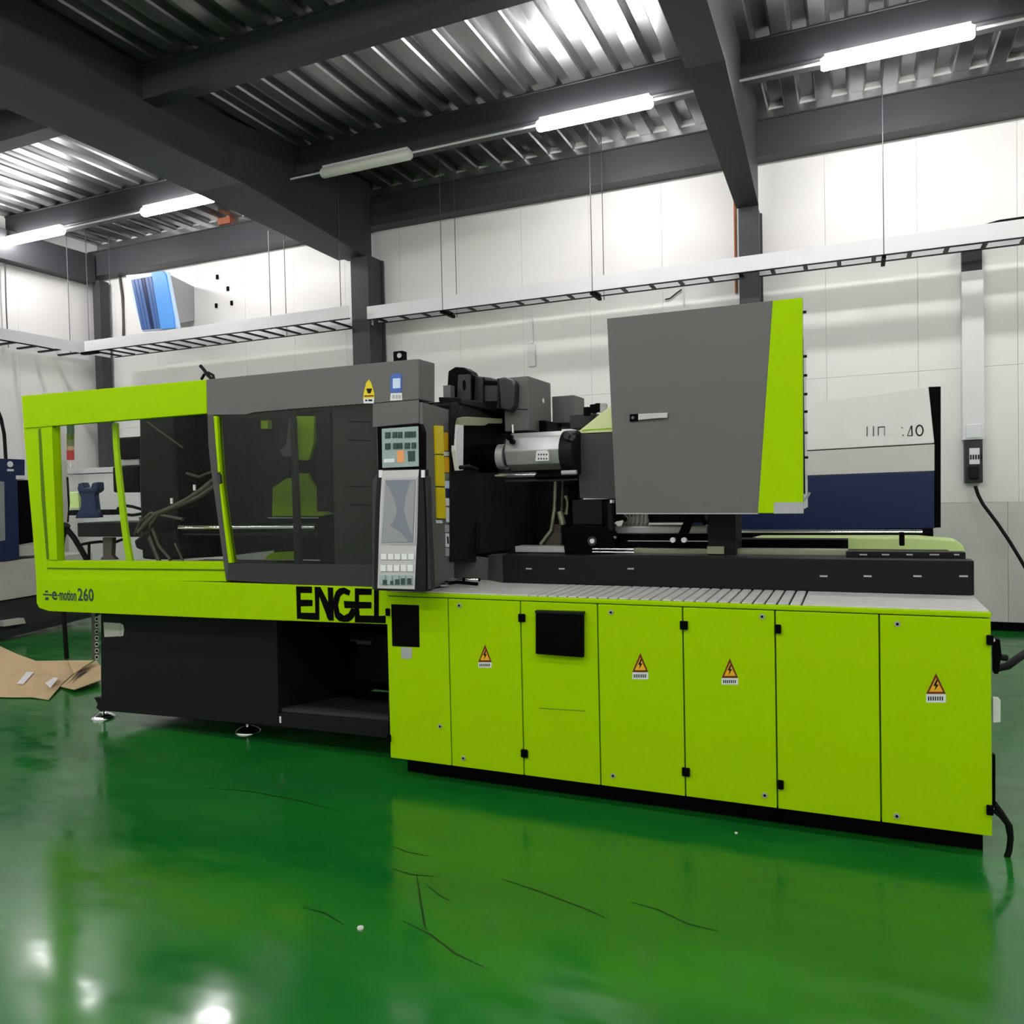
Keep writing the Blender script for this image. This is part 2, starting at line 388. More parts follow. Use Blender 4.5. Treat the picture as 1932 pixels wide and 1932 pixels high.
for lab, px, yy, _ in hang:
    xx = Y(px, 420, yy).x
    MB().tube([(xx, yy, 3.93), (xx, yy, ZD)], .0055, 'wire', 6).build('hanger_wire', None, label=lab, cat='wire')
    if yy < 5.5: MB().box(xx - .02, xx + .02, 5.38, 5.74, 3.935, 3.970, 'black').build('tray_bracket', None, label='black cross bracket under the tray, foot of the wire ' + {831: 'right of the black column', 1115: 'below the middle lamp', 1667: 'below the rightmost lamp'}[px], cat='bracket', group='tray brackets')
for lab, px, yy in (('curved hanger wire in the left bay left of its neighbour', 508, 5.12), ('straight hanger wire in the middle of the left bay', 537, 5.66),
                    ('dark hanger wire close to the left of the black column', 641, 5.12), ('pale hanger wire at the left bay corner column', 163, 5.30),
                    ('pale hanger wire right of the corner column', 206, 5.66), ('hanger wire on the left wall near the second lamp', 127, 5.0)):
    xx = max(XL + .05, Y(px, 500, yy).x)
    MB().tube([(xx, yy, 3.93), (xx, yy, ZD if abs(px - 508) > 1 else 5.3)], .006, 'wire', 6).build('hanger_wire', None, label=lab, cat='wire')
MB().tube([(-11.73, 4.3, 3.95), (-11.74, 4.3, 4.6), (-11.72, 4.3, 5.5)], .010, 'wire', 6).build('hanger_wire', None, label='hanger wire under the left end of the leftmost lamp', cat='wire')
for k, ya in enumerate((0, .35)): MB().box(XL + .70, XL + .78, 1.6 + ya, 1.66 + ya, 3.9, 4.15 - ya * .3, 'black').build('end_bracket', t)

MB().tube([(1.22, 5.45, 4.150), (1.35, 5.43, 4.169), (1.6, 5.422, 4.169), (2.0, 5.43, 4.169), (2.4, 5.45, 4.150)], .012, 'rubber').build('tray_cable', None, label='black cable lying on top of the tray at the right edge', cat='cable')
MB().tube([(XL + .40, 3.0, 3.985), (XL + .38, 3.7, 3.985), (XL + .42, 4.3, 3.985), (XL + .36, 4.9, 3.985)], .012, 'rubber').build('tray_cable', None, label='black cable lying in the tray on the left wall', cat='cable')
# ============================================================ THINGS ON THE BACK WALL
def wthing(name, px, py, label, cat, y=W): p = Y(px, py, y); return thing(name, p, label, cat)
# white trunking with a dark top and a breaker box at its foot
t = wthing('cable_trunking', 1836, 835, 'tall white cable trunking on the back wall, right of the blue machine', 'trunking')
a, b_ = Y(1815, 650, 5.9), Y(1857, 650, 5.9)
x0, x1 = a.x, b_.x
MB().box(x0, x1, 5.90, W - .001, 2.04, 3.82, 'white').build('trunking_cover', t, bevel=.006)
MB().box(x0 + .01, x1 - .01, 5.93, W - .001, 3.825, 4.08, 'grey_dark').build('trunking_top', t)
MB().box(x0 + .03, x1 - .03, 5.885, 5.899, 2.06, 2.20, 'label').build('cover_clip', t, bevel=.003)
t = wthing('breaker_box', 1838, 918, 'dark grey breaker box with white label below the trunking', 'switch box')
MB().box(x0 + .02, x1 - .02, 5.90, W - .001, 1.58, 2.035, 'grey_dark').build('box_body', t, bevel=.01)
MB().box(x0 + .06, x1 - .05, 5.89, 5.899, 1.78, 1.95, 'label').build('box_label', t)
g = MB()
for k in range(5): g.box(x0 + .065 + k * .024, x0 + .08 + k * .024, 5.887, 5.8895, 1.83, 1.88, 'blackm')
g.build('label_marks', t)
MB().box(x0 + .05, x1 - .06, 5.86, 5.899, 1.62, 1.76, 'blackm').build('plug', t, bevel=.015)
MB().tube([Y(x, y, q) for x, y, q in ((1840, 917, 5.88), (1846, 935, 5.88), (1855, 952, 5.86), (1880, 985, 5.8), (1905, 1022, 5.75), (1925, 1055, 5.7), (1945, 1090, 5.65), (1960, 1180, 5.6))], .018, 'rubber').build('power_cable', None, label='black power cable sagging from the breaker box to the right', cat='cable')
# white conduit and stray cables
p = Y(1004, 620, W)
t = thing('wall_conduit', (p.x, W, 3.0), 'short white vertical conduit on the back wall behind the machine', 'conduit')
MB().box(p.x - .018, p.x + .018, W - .03, W - .001, Y(1004, 648, W).z, 3.93, 'white').build('conduit', t)
MB().box(p.x - .05, p.x + .05, W - .045, W - .001, Y(1004, 692, W).z, Y(1004, 650, W).z, 'white').build('conduit_end', t, bevel=.006)
MB().tube([Y(x, y, W - .02) for x, y in ((1255, 565), (1264, 563), (1274, 555), (1286, 546))], .008, 'rubber', 6).build('loose_cable', None, label='short loose cable end on the back wall above the grey housing', cat='cable')
MB().tube([Y(1288, 541, W - .02), Y(1291, 580, W - .02)], .008, 'white', 6).build('cable_stub', None, label='pale vertical cable stub beside the loose cable end', cat='cable')
# copper / beige pipes by the right-hand column
for px, m, lab in ((1387, 'rust', 'brown pipe, left of two running down beside the right-hand column'), (1397, 'copper', 'copper pipe, right of two running down beside the right-hand column')):
    xx = Y(px, 440, W - .016).x
    MB().tube([(xx, W - .016, 3.9 if px < 1390 else 4.22), (xx, W - .016, 5.29)], .014, m, 8).build('refrigerant_pipe', None, label=lab, cat='pipe')
p = Y(232, 560, 5.5)
MB().tube([Y(223, 500, W - .024), Y(231, 560, W - .024), Y(233, 635, W - .024)], .022, 'hose', 8).build('drain_pipe', None, label='dark brown pipe left of the blue wall cooler', cat='pipe')
# blue air cooler high on the wall in the left bay
t = thing('air_cooler', Y(290, 618, 5.15), 'bright blue framed air cooler with grey side, high in the left bay', 'air cooler')
yb = 5.15
MB().plate([(237, 519), (316, 512), (337, 620), (268, 625)], yb + .03, .05, 'ice').build('face_frame', t, bevel=.006)
MB().plate([(285, 514), (306, 511), (312, 517), (327, 598), (329, 619), (303, 621)], yb, .08, 'sky').build('side_band', t, bevel=.004)
for k in range(6):
    u0, u1 = k / 6, (k + .88) / 6
    def L4(u): return (247 + u * 39, 528 - u * 7), (267 + u * 36, 622 - u * 3)
    (a0, b0), (a1, b1) = L4(u0), L4(u1)
    MB().plate([a0, a1, b1, b0], yb + .012 + (k % 2) * .006, .015, 'navy' if k == 3 else 'grille').build('grille_slat', t, bevel=.002, seg=1)
b = MB(); f0 = Y(314, 515, yb + .085); f1 = Y(329, 619, yb + .085)
b.hexa([Y(270, 519, yb + .085), Y(314, 515, yb + .085), Y(329, 612, yb + .085), Y(285, 620, yb + .085), Y(300, 528, W - .004), Y(366, 541, W - .004), Y(367, 604, W - .004), Y(310, 608, W - .004)], 'grey_light')
b.build('casing', t)
for k, (px, py) in enumerate(((411, 523), (431, 545), (438, 572), (409, 577))):
    p = Y(px, py, W); MB().box(p.x - .02, p.x + .02, W - .025, W - .001, p.z - .035, p.z + .035, 'black').build('wall_anchor', None, bevel=.004, label='small black wall anchor right of the blue cooler, ' + ('topmost of the four', 'second from top of the four', 'rightmost of the four', 'lower left of the four')[k], cat='bracket', group='wall anchors')

# ============================================================ MACHINES BEHIND
def bx(b, x0, x1, yt, yb_, y, dep, m):
    mx = (x0 + x1) / 2
    zt, zb = Y(mx, yt, y).z, Y(mx, yb_, y).z; my = (yt + yb_) / 2
    b.box(Y(x0, my, y).x, Y(x1, my, y).x, y, y + dep, zb, zt, m); return b
def cyx(b, x0, x1, yt, yb_, y, m, n=20, taper=1.0):
    mx = (x0 + x1) / 2; my = (yt + yb_) / 2
    r = (Y(mx, yt, y).z - Y(mx, yb_, y).z) / 2; z = Y(mx, my, y).z
    b.tube([(Y(x0, my, y).x, y, z), (Y(x1, my, y).x, y, z)], [r * taper, r], m, n); return b
# white and blue machine on the right
yb = 3.0
t = thing('moulding_machine', (0, 3.4, 0), 'white and dark blue moulding machine with black end, behind the lime machine', 'machine')
MB().plate([(1300, 789), (1752, 730), (1763, 836), (1300, 862)], yb, .9, 'bright').build('upper_cover', t, bevel=.008)
MB().plate([(1300, 864), (1763, 838), (1763, 888), (1300, 905)], yb + .01, .88, 'band').build('middle_band', t)
MB().plate([(1300, 906), (1763, 889), (1763, 997), (1300, 1003)], yb - .01, .9, 'navy').build('lower_cover', t, bevel=.006)
MB().plate([(1752, 730), (1775, 729), (1775, 995), (1763, 996), (1763, 836)], yb + .02, .95, 'black').build('end_panel', t)
MB().box(-1.0, .55, yb + .1, yb + .8, 0, 1.22, 'grey_dark').build('machine_base', t)
g = MB(); q = Y(1634, 824, yb); e = Y(1670, 803, yb)
def seg(x0, y0, x1, y1, w=1.6, m='blackm'):
    a = Vector((x0, y0)); c = Vector((x1, y1)); d = (c - a); d.normalize(); n = Vector((-d.y, d.x)) * w / 2
    g.plate([tuple(a + n), tuple(c + n), tuple(c - n), tuple(a - n)], yb - .004, .004, m)
seg(1636, 805, 1636, 823); seg(1648, 804, 1648, 823); seg(1657, 822, 1657, 805); seg(1657, 806, 1669, 805); seg(1669, 805, 1669, 822, 1)
seg(1703, 821, 1705, 821, 2.2); seg(1700, 806, 1704, 808, 1); seg(1712, 822, 1719, 804, 1.3); seg(1712, 822, 1721, 822, 1.3); seg(1720, 803, 1721, 822, 2.4)
ring = [(1735 + 6.5 * math.cos(a), 812 + 9.8 * math.sin(a)) for a in [k * math.pi / 8 for k in range(17)]]
for (a, b0), (c, d) in zip(ring, ring[1:]): seg(a, b0, c, d, 2.6)
g.build('model_lettering', t)
b = MB(); cyx(b, 1387, 1740, 999, 1010, 2.75, 'chrome', 12); b.build('guide_rod', t)
b = MB(); bx(b, 1387, 1748, 1010, 1018, 2.7, .1, 'black'); b.build('rod_rail', t)
b = MB(); cyx(b, 1740, 1760, 996, 1018, 2.78, 'black', 16); b.build('rod_bearing', t)

# blue machine at the left wall (seen along its side, plane X = -9.1)
xs_ = -9.1
t = thing('moulding_machine', (-9.8, 1.0, 0), 'blue and white moulding machine at the left edge by the cardboard', 'machine')
def side(b, pix, dep, m, x=xs_): return b.ext([X(px, py, x) for px, py in pix], (-dep, 0, 0), m)
side(MB(), [(-260, 845), (0, 865), (47, 867), (47, 905), (33, 905), (37, 1054), (0, 1060), (-260, 1110)], .9, 'navy').build('blue_cover', t, bevel=.006)
side(MB(), [(33, 906), (95, 905), (95, 1030), (37, 1035)], .5, 'black', xs_ - .3).build('machine_interior', t)
side(MB(), [(0, 908), (8, 909), (10, 1019), (0, 1021), (-60, 1030), (-60, 902)], .02, 'screen_light', xs_ + .006).build('cover_window', t)
g = MB(); c0 = X(19, 879, xs_)
g.tube([c0 + Vector((.0, 0, .02)), c0 + Vector((.006, 0, .02))], .035, 'label', 12)
side(g, [(14, 885), (26, 885), (26, 889), (14, 889)], .004, 'label', xs_ + .004); g.build('emblem', t)
side(MB(), [(31, 897), (62, 897), (62, 904), (31, 904)], .3, 'label', xs_ + .01).build('cover_strip', t)
side(MB(), [(33, 1033), (95, 1022), (95, 1045), (37, 1049)], .5, 'beige', xs_ - .05).build('inner_ledge', t)
side(MB(), [(-260, 1118), (0, 1060), (175, 1042), (175, 1105), (0, 1134), (-260, 1178)], 1.0, 'beige', xs_ - .02).build('white_bed', t, bevel=.01)
side(MB(), [(-260, 1180), (0, 1136), (190, 1104), (190, 1150), (0, 1190), (-260, 1240)], .8, 'grey_dark', xs_ - .06).build('dark_base', t)
side(MB(), [(-260, 1242), (0, 1192), (190, 1150), (190, 1160), (0, 1207), (-260, 1262)], .5, 'iron', xs_ + .04).build('base_channel', t)
side(MB(), [(5, 1172), (45, 1166), (49, 1176), (8, 1182)], .1, 'beige', xs_ + .03).build('papers', t)
MB().tube([X(-6, 770, xs_ - .3), X(2, 790, xs_ - .3), X(8, 820, xs_ - .3), X(11, 867, xs_ - .3)], .02, 'rubber').build('supply_cable', None, label='black cable rising from the blue machine at the left edge', cat='cable')

# cabinets seen through the clear window
t = thing('cabinet', Vector((Y(113, 1005, 4.55).x, 4.75, 0)), 'narrow beige cabinet seen through the left window of the lime machine', 'cabinet')
b = MB(); bx(b, 96, 113, 868, 950, 4.55, .14, 'beige'); b.build('upper_panel', t, bevel=.02)
q0, q1 = Y(96, 1000, 4.55), Y(113.5, 1000, 4.55); MB().box(q0.x, q1.x, 4.55, 4.69, 0, Y(110, 951, 4.55).z, 'beige').build('lower_panel', t, bevel=.01)
t = thing('cabinet', Vector((Y(200, 1100, 5.0).x, 5.3, 0)), 'wide white cabinet behind the clear left window, beside the beige one', 'cabinet')
q0, q1 = Y(114, 1000, 5.0), Y(262, 1000, 5.0); MB().box(q0.x, q1.x, 5.02, 5.55, 0, Y(200, 893, 5.0).z, 'white').build('body', t, bevel=.01)
b = MB(); bx(b, 114, 262, 882, 892, 5.0, .58, 'label'); b.build('top', t, bevel=.004)
t = thing('signal_tower', Y(133, 882, 5.2), 'red, tan and green signal tower on the white cabinet', 'signal light')
for k, (ya, yb_, m) in enumerate(((790, 820, mat('dark_green_lens', (.02, .10, .03), .3)), (820, 830, 'green_dark'), (830, 842, mat('olive_lens', (.14, .18, .05), .4)), (842, 850, mat('tan_lens', (.45, .33, .16), .4)), (850, 868, 'red'))):
    b = MB(); cyx_ = Y(133, (ya + yb_) / 2, 5.2); r = .055
    b.tube([(cyx_.x, 5.2, Y(133, yb_, 5.2).z), (cyx_.x, 5.2, Y(133, ya, 5.2).z)], r, m, 14); b.build('lens', t)
p = Y(133, 868, 5.2); MB().tube([(p.x, 5.2, Y(133, 882, 5.2).z), (p.x, 5.2, p.z)], .015, 'label', 8).build('stem', t)

# ============================================================ THE LIME INJECTION MOULDING MACHINE
MACH = thing('injection_moulding_machine', (-2.4, 0.9, 0), 'large lime green and grey injection moulding machine on the green floor', 'machine')
M_ = MACH
def P(name, parent, pix, y, d, m, bevel=0, label=None, kind=None):
    return MB().plate(pix, y, d, m).build(name, parent, bevel=bevel, label=label, kind=kind)
# ---- control cabinet row, front plane Y = 0
ZT, ZB = 1.030, 0.120
edges = [-2.4095, -2.019, -1.595, -1.179, -0.756, -0.336, 0.0955, 0.518]
MB().box(edges[0] + .004, edges[-1] - .004, .022, 1.75, ZB + .004, ZT - .004, 'green_dark').build('cabinet_carcass', M_)
MB().box(edges[0] + .03, edges[-1] - .02, .135, 1.70, 0.0, ZB + .003, 'black').build('plinth', M_)
MB().box(edges[0], edges[-1], 0.0, .02, ZT + .003, 1.056, 'green').build('top_edge_strip', M_, bevel=.006)
doors = []
for k in range(7):
    g_ = .0035
    d = MB().box(edges[k] + g_, edges[k + 1] - g_, 0.0, .02, ZB, ZT - .001, 'green').build('cabinet_door', M_, bevel=.0025)
    doors.append(d)
def door_at(x):
    for k in range(7):
        if edges[k] <= x <= edges[k + 1]: return doors[k]
    return doors[-1] if x > 0 else doors[0]
for px, py in ((984, 1166), (989, 1422), (1290, 1180), (1294, 1457), (1468, 1187), (1473, 1481), (1868, 1208), (1868, 1529), (731, 1155), (733, 1393)):
    p = Y(px, py, -.01); w = .019 if px < 1400 and px > 800 else .013
    MB().box(p.x - w, p.x + w, -.014, -.0005, p.z - .021, p.z + .021, 'black').build('hinge', door_at(p.x), bevel=.005)
for px, py in ((867, 1142), (875, 1430), (831, 1370), (1153, 1155), (1157, 1463), (1438, 1163), (1443, 1500), (1693, 1177), (1692, 1539)):
    p = Y(px, py, 0)
    b = MB(); b.tube([(p.x, .0, p.z), (p.x, -.006, p.z)], .012, 'grey_light', 12); b.tube([(p.x, -.006, p.z), (p.x, -.009, p.z)], .006, 'black', 8)
    b.build('door_lock', door_at(p.x))
def warn(px, yt, ym, yb_, w, parent, y=0.0):
    """electric warning sticker: framed triangle with a bolt above a white text strip"""
    hw = w / 2
    b = MB()
    b.plate([(px, yt), (px + hw, ym), (px - hw, ym)], y - .0015, .0013, 'maroon')
    h = ym - yt
    b.plate([(px, yt + h * .24), (px + hw * .70, ym - h * .10), (px - hw * .70, ym - h * .10)], y - .0022, .0006, 'amber')
    z = [(.02, .32), (.10, .32), (.02, .55), (.14, .55), (-.08, .86), (-.02, .62), (-.14, .62)]
    b.plate([(px + a * w, yt + c * h) for a, c in z], y - .0030, .0007, 'blackm')
    b.plate([(px - hw, ym + .5), (px + hw, ym + .9), (px + hw, yb_), (px - hw, yb_ - .5)], y - .0015, .0013, 'label')
    hh = yb_ - ym
    for r in range(1):
        for k in range(7):
            a = px - hw * .82 + k * hw * .235
            b.plate([(a, ym + hh * .3), (a + hw * .13, ym + hh * .3), (a + hw * .13, ym + hh * .76), (a, ym + hh * .76)], y - .0022, .0006, 'blackm')
    b.build('warning_label', parent)
warn(915, 1216, 1249, 1260, 25, doors[1]); warn(1208, 1232, 1268, 1282, 30, doors[3])
warn(1377, 1242, 1279, 1292, 31, doors[4]); warn(1766, 1270, 1309, 1326, 37, doors[6])
P('window_panel', doors[0], [(738, 1140), (790, 1142), (791, 1221), (740, 1219)], -.004, .0035, 'black', .001)
P('paper_tab', doors[0], [(757, 1221), (777, 1222), (777, 1240), (774, 1243), (760, 1243), (757, 1240)], -.002, .0015, 'grey_light')
P('display_box', doors[2], [(1010, 1157), (1100, 1160), (1100, 1241), (1010, 1234)], -.03, .029, 'black', .006)
P('display_box_lid', doors[2], [(1009, 1152), (1100, 1155), (1101, 1160), (1009, 1157)], -.036, .035, 'blackm', .002)
P('groove', doors[2], [(1017, 1335.5), (1105, 1341), (1105, 1342.5), (1017, 1337)], -.0006, .0005, 'green_dark')
# right end fittings
P('end_connector', M_, [(1875, 1205), (1887, 1207), (1890, 1235), (1884, 1272), (1876, 1272)], .03, .06, 'black', .004)
p = Y(1880, 1208, .02); MB().tube([(p.x - .012, .02, p.z), (p.x - .012, .03, p.z)], .008, 'label', 8).build('connector_screw', M_)
P('end_plate', M_, [(1873, 1316), (1884, 1317), (1888, 1322), (1888, 1363), (1873, 1364)], .05, .02, 'label', .003, label='light grey plate on the right end')
P('end_strip', M_, [(1874, 1425), (1878, 1425), (1878, 1520), (1874, 1520)], .03, .03, 'black')
for pts, r in (([(1876, 1262, .06), (1900, 1257, .08), (1915, 1246, .12), (1935, 1232, .2), (1970, 1215, .4)], .016), ([(1876, 1230, .05), (1888, 1240, .06), (1899, 1241, .07)], .014),
               ([(1876, 1516, .05), (1890, 1535, .06), (1905, 1558, .07), (1907, 1580, .08), (1904, 1605, .10), (1895, 1630, .12)], .012), ([(1876, 1530, .05), (1888, 1540, .06), (1900, 1555, .07), (1905, 1580, .09)], .009)):
    MB().tube([Y(x, y, q) for x, y, q in pts], r, 'rubber').build('power_cable', M_)

# ---- worktop: smooth plate then ribbed slats
MB().box(edges[0] + .02, -1.56, .022, .62, 1.046, 1.060, 'slat').build('worktop_plate', M_, bevel=.002)
MB().box(-1.56, edges[-1] - .004, .022, .62, 1.040, 1.048, 'grey_dark').build('worktop_tray', M_)
x = -1.555; sl = []
while x < -.22:
    MB().box(x, x + .043, .028, .60, 1.049, 1.060, 'slat').build('worktop_slat', M_, bevel=.002, seg=1); x += .0535
MB().box(x, edges[-1] - .006, .024, .61, 1.049, 1.0595, 'slat').build('worktop_plate', M_, bevel=.002)
# ---- long black beam behind the worktop
MB().box(Y(948, 1070, .50).x, Y(1838, 1080, .50).x, .50, .62, 1.062, 1.225, 'base').build('long_beam', M_, bevel=.005)
MB().box(Y(948, 1070, .50).x - .0, Y(1838, 1080, .50).x - .02, .625, 1.5, 1.062, 1.205, 'base').build('injection_bed', M_)
for px in (998, 1060, 1190, 1554, 1637, 1731, 1818):
    p = Y(px, 1073 if px < 1300 else 1087, .5); MB().box(p.x - .018, p.x + .018, .496, .4995, p.z - .004, p.z + .004, 'grey_light').build('beam_slot', M_)
b = MB(); b.hexa([Y(921, 1048, .62), Y(949, 1048, .50), Y(949, 1102, .50), Y(921, 1094, .62), Y(935, 1043, 1.1), Y(958, 1043, 1.1), Y(958, 1085, 1.1), Y(935, 1085, 1.1)], 'grey_mid'); b.build('beam_end_block', M_)
P('corner_guard', M_, [(850, 1044), (868, 1046), (921, 1053), (921, 1094), (850, 1088)], .63, .02, 'grey', label='light grey guard plate at the foot of the fixed platen')
P('corner_post', M_, [(897, 1018), (911, 1018), (911, 1052), (897, 1050)], .75, .08, 'grey_mid')
b = MB()
for pts in ([(835, 1103), (850, 1093), (880, 1093), (905, 1094)], [(838, 1102), (862, 1098), (900, 1102)]):
    b.tube([Z(x, y, 1.085) for x, y in pts], .010, 'black', 8)
b.build('cable_bundle', M_)
for x0, x1, yy in ((833, 842, 1093), (848, 873, 1093), (832, 846, 1103), (878, 903, 1094)):
    a, c = Z(x0, yy, 1.095), Z(x1, yy, 1.095); MB().tube([a, c], .011, 'chrome', 8).build('cable_fitting', M_)

# ---- clamping unit: lime frame left
YG = .035
P('header_panel', M_, [(40, 747), (389, 716), (390, 780), (45, 808)], YG, .05, 'green', .004, label='lime header panel')
P('end_post', M_, [(44, 806), (99, 800), (103, 910), (108, 1058), (90, 1058), (90, 1094), (68, 1094), (61, 1000), (52, 900)], YG + .01, .06, 'green', .004, label='lime end post')
P('post_crease', M_, [(72, 810), (77, 808), (80, 870), (92, 1055), (88, 1056), (78, 940)], YG + .0075, .002, 'green_dark')
b = MB(); b.hexa([Y(77, 809, YG + .005), Y(98, 806, YG + .005), Y(108, 1056, YG + .005), Y(94, 1056, YG + .005), Y(79, 809, YG + .12), Y(99, 806, YG + .03), Y(108, 1056, YG + .03), Y(95, 1056, YG + .12)], 'green'); b.build('post_fold', M_, label='folded lime return')
P('window_sill', M_, [(88, 1058), (421, 1060), (427, 1097), (88, 1094)], YG + .012, .06, 'green', .003)
P('sill_groove', M_, [(88, 1071), (424, 1074), (424.5, 1077.5), (88, 1074)], YG + .010, .0018, 'green_dark')
P('frame_mullion', M_, [(211, 799), (220, 798), (222, 850), (229, 915), (239, 1000), (249, 1060), (238, 1060), (229, 1000), (218, 900), (213, 840)], YG + .10, .02, 'green', .002, label='slim leaning lime mullion')
P('clear_window', M_, [(99, 801), (391, 779), (404, 930), (424, 1060), (108, 1058)], YG + .045, .006, 'glass_clear')
P('lower_rail', M_, [(68, 1091), (250, 1095), (500, 1102), (706, 1108), (733, 1116), (733, 1178), (400, 1166), (92, 1153), (74, 1147), (69, 1138)], YG - .015, .05, 'green', .003, label='lime lower rail with black lettering')
rail = bpy.data.objects['lower_rail']
def letters(polys, y, m='black', name='lettering', parent=None):
    b = MB()
    for pix in polys: b.plate(pix, y, .002, m)
    return b.build(name, parent)
def zc(pts): return [(480 + a * .24845, 1020 + c * .24845) for a, c in pts]
YL = YG - .0175
letters([zc(p) for p in (
    # E
    [(316, 347), (436, 349), (436, 398), (349, 396), (349, 449), (440, 451), (440, 497), (350, 499), (352, 547), (352, 592), (323, 594)],
    [(352, 547), (462, 549), (492, 604), (352, 596)],
    # N
    [(457, 350), (490, 352), (492, 604), (462, 549)], [(490, 352), (500, 352), (560, 470), (556, 600), (545, 560), (491, 420)],
    [(560, 470), (556, 355), (596, 357), (602, 608), (565, 607), (545, 560)],
    # G
    [(680, 356), (728, 380), (718, 418), (676, 402)], [(680, 356), (676, 402), (650, 425), (620, 385), (645, 362)],
    [(620, 385), (650, 425), (634, 490), (598, 500), (602, 430)], [(598, 500), (634, 490), (645, 545), (612, 580)],
    [(612, 580), (645, 545), (678, 570), (680, 618), (640, 610)], [(678, 570), (715, 552), (740, 600), (715, 616), (680, 618)],
    [(715, 552), (734, 514), (768, 520), (760, 570), (740, 600)], [(678, 458), (762, 462), (762, 514), (684, 512)],
    # E
    [(762, 362), (890, 366), (888, 412), (793, 411), (793, 465), (888, 467), (887, 514), (793, 515), (798, 568), (798, 622), (762, 620)],
    [(798, 568), (908, 570), (908, 625), (798, 622)],
    # L
    [(908, 372), (943, 374), (943, 572), (995, 570), (995, 628), (908, 625)])], YL, 'black', 'maker_lettering', rail)
# small model lettering at the left end of the rail
g = MB(); o = Y(81, 1122, YL + .001)
def pt(px, py): return Y(px, py, YL)
def tx(s_, x0, x1, yt, yb_, bold=0.02):
    a, c = pt(x0, yb_), pt(x1, yb_); h = pt(x0, yt).z - a.z
    g.text(s_, a, h, c.x - a.x, 'key_dark', bold=bold)
g.plate([(81, 1120), (97, 1121), (97, 1124), (81, 1123)], YL, .002, 'key_dark'); g.plate([(85, 1114), (90, 1114), (90, 1118), (85, 1118)], YL, .002, 'key_dark'); g.plate([(85, 1127), (91, 1127), (91, 1132), (85, 1132)], YL, .002, 'key_dark')
tx('e', 98, 108, 1115, 1132); tx('-', 108.5, 112, 1122, 1124.5); tx('motion', 112.5, 144, 1112, 1133); tx('260', 147, 177, 1109, 1134)
g.build('model_lettering', rail)

# ---- grey door header, tower, smoked window
b = MB(); b.plate([(389, 716), (745, 681), (790, 677), (790, 753), (703, 761), (670, 763), (560, 771), (478, 778), (465, 782), (391, 783)], YG - .002, .18, 'grey'); b.build('grey_header', M_, bevel=.003, label='grey door header')
hd = bpy.data.objects['grey_header']
b = MB(); y_ = YG - .004
b.plate([(696, 716), (700, 722), (706, 742), (706, 751), (685, 752), (686, 742), (691, 722)], y_ - .001, .0025, 'yellow')
b.plate([(685, 752), (706, 751), (705, 761), (686, 761)], y_ - .001, .0025, 'label')
b.plate([(691, 733), (702, 733), (701, 736), (699, 742), (694, 742), (692, 737)], y_ - .002, .001, 'blackm'); b.plate([(687, 746), (705, 745.5), (705, 748), (687, 748.5)], y_ - .002, .001, 'maroon')
b.plate([(689, 754), (693, 754), (693, 757), (689, 757)], y_ - .002, .001, 'blackm'); b.plate([(695, 753.5), (702, 753.5), (702, 757), (695, 757)], y_ - .002, .001, 'blackm'); b.build('warning_sticker', hd)
b = MB(); b.plate([(740, 705), (755, 704), (758, 708), (757, 740), (737, 741), (737, 711)], y_ - .001, .0025, 'blue')
b.plate([(741, 714), (755, 713.5), (755, 732), (741, 733)], y_ - .002, .001, 'ice'); b.plate([(737, 742), (758, 741), (759, 755), (736, 756)], y_ - .001, .0025, 'label')
for k in (740, 746, 752): b.plate([(k, 745), (k + 4, 745), (k + 4, 752), (k, 752)], y_ - .002, .001, 'grey_light')
b.build('notice_sticker', hd)
TX = Y(790, 715, 0).x
b = MB(); b.hexa([(TX - .30, YG - .001, 2.10), (TX, YG - .001, 2.10), (TX, .36, 2.085), (TX - .30, .36, 2.085), (TX - .30, YG - .001, 1.07), (TX, YG - .001, 1.07), (TX, .36, 1.07), (TX - .30, .36, 1.07)], 'grey'); b.build('tower', M_, bevel=.004, label='grey control tower')
tw = bpy.data.objects['tower']
P('tower_front_panel', M_, [(703, 762), (790, 754), (790, 798), (703, 806)], YG - .008, .006, 'grey', .002)
MB().box(Y(745, 670, .1).x, Y(763, 670, .1).x, .08, .13, Y(754, 684, .1).z, Y(754, 663, .1).z, 'black').build('roof_sensor', M_, bevel=.006)
c0 = Y(754, 671, .078); MB().tube([(c0.x, .08, c0.z), (c0.x, .072, c0.z)], .014, 'grey_light', 12).build('sensor_lens', M_)
# roof behind header and cables at its left end
MB().box(-3.7, TX - .32, .22, .50, 2.30, 2.32, 'grey_mid').build('roof_panel', M_)
MB().tube([Y(378, 690, .5), Y(385, 698, .5), Y(392, 708, .5), Y(400, 716, .5)], .012, 'rubber').build('roof_cable', M_)
MB().tube([Y(380, 716, .5), Y(385, 707, .5), Y(393, 703, .5), Y(402, 708, .5), Y(404, 716, .5)], .010, 'rubber').build('roof_cable', M_)
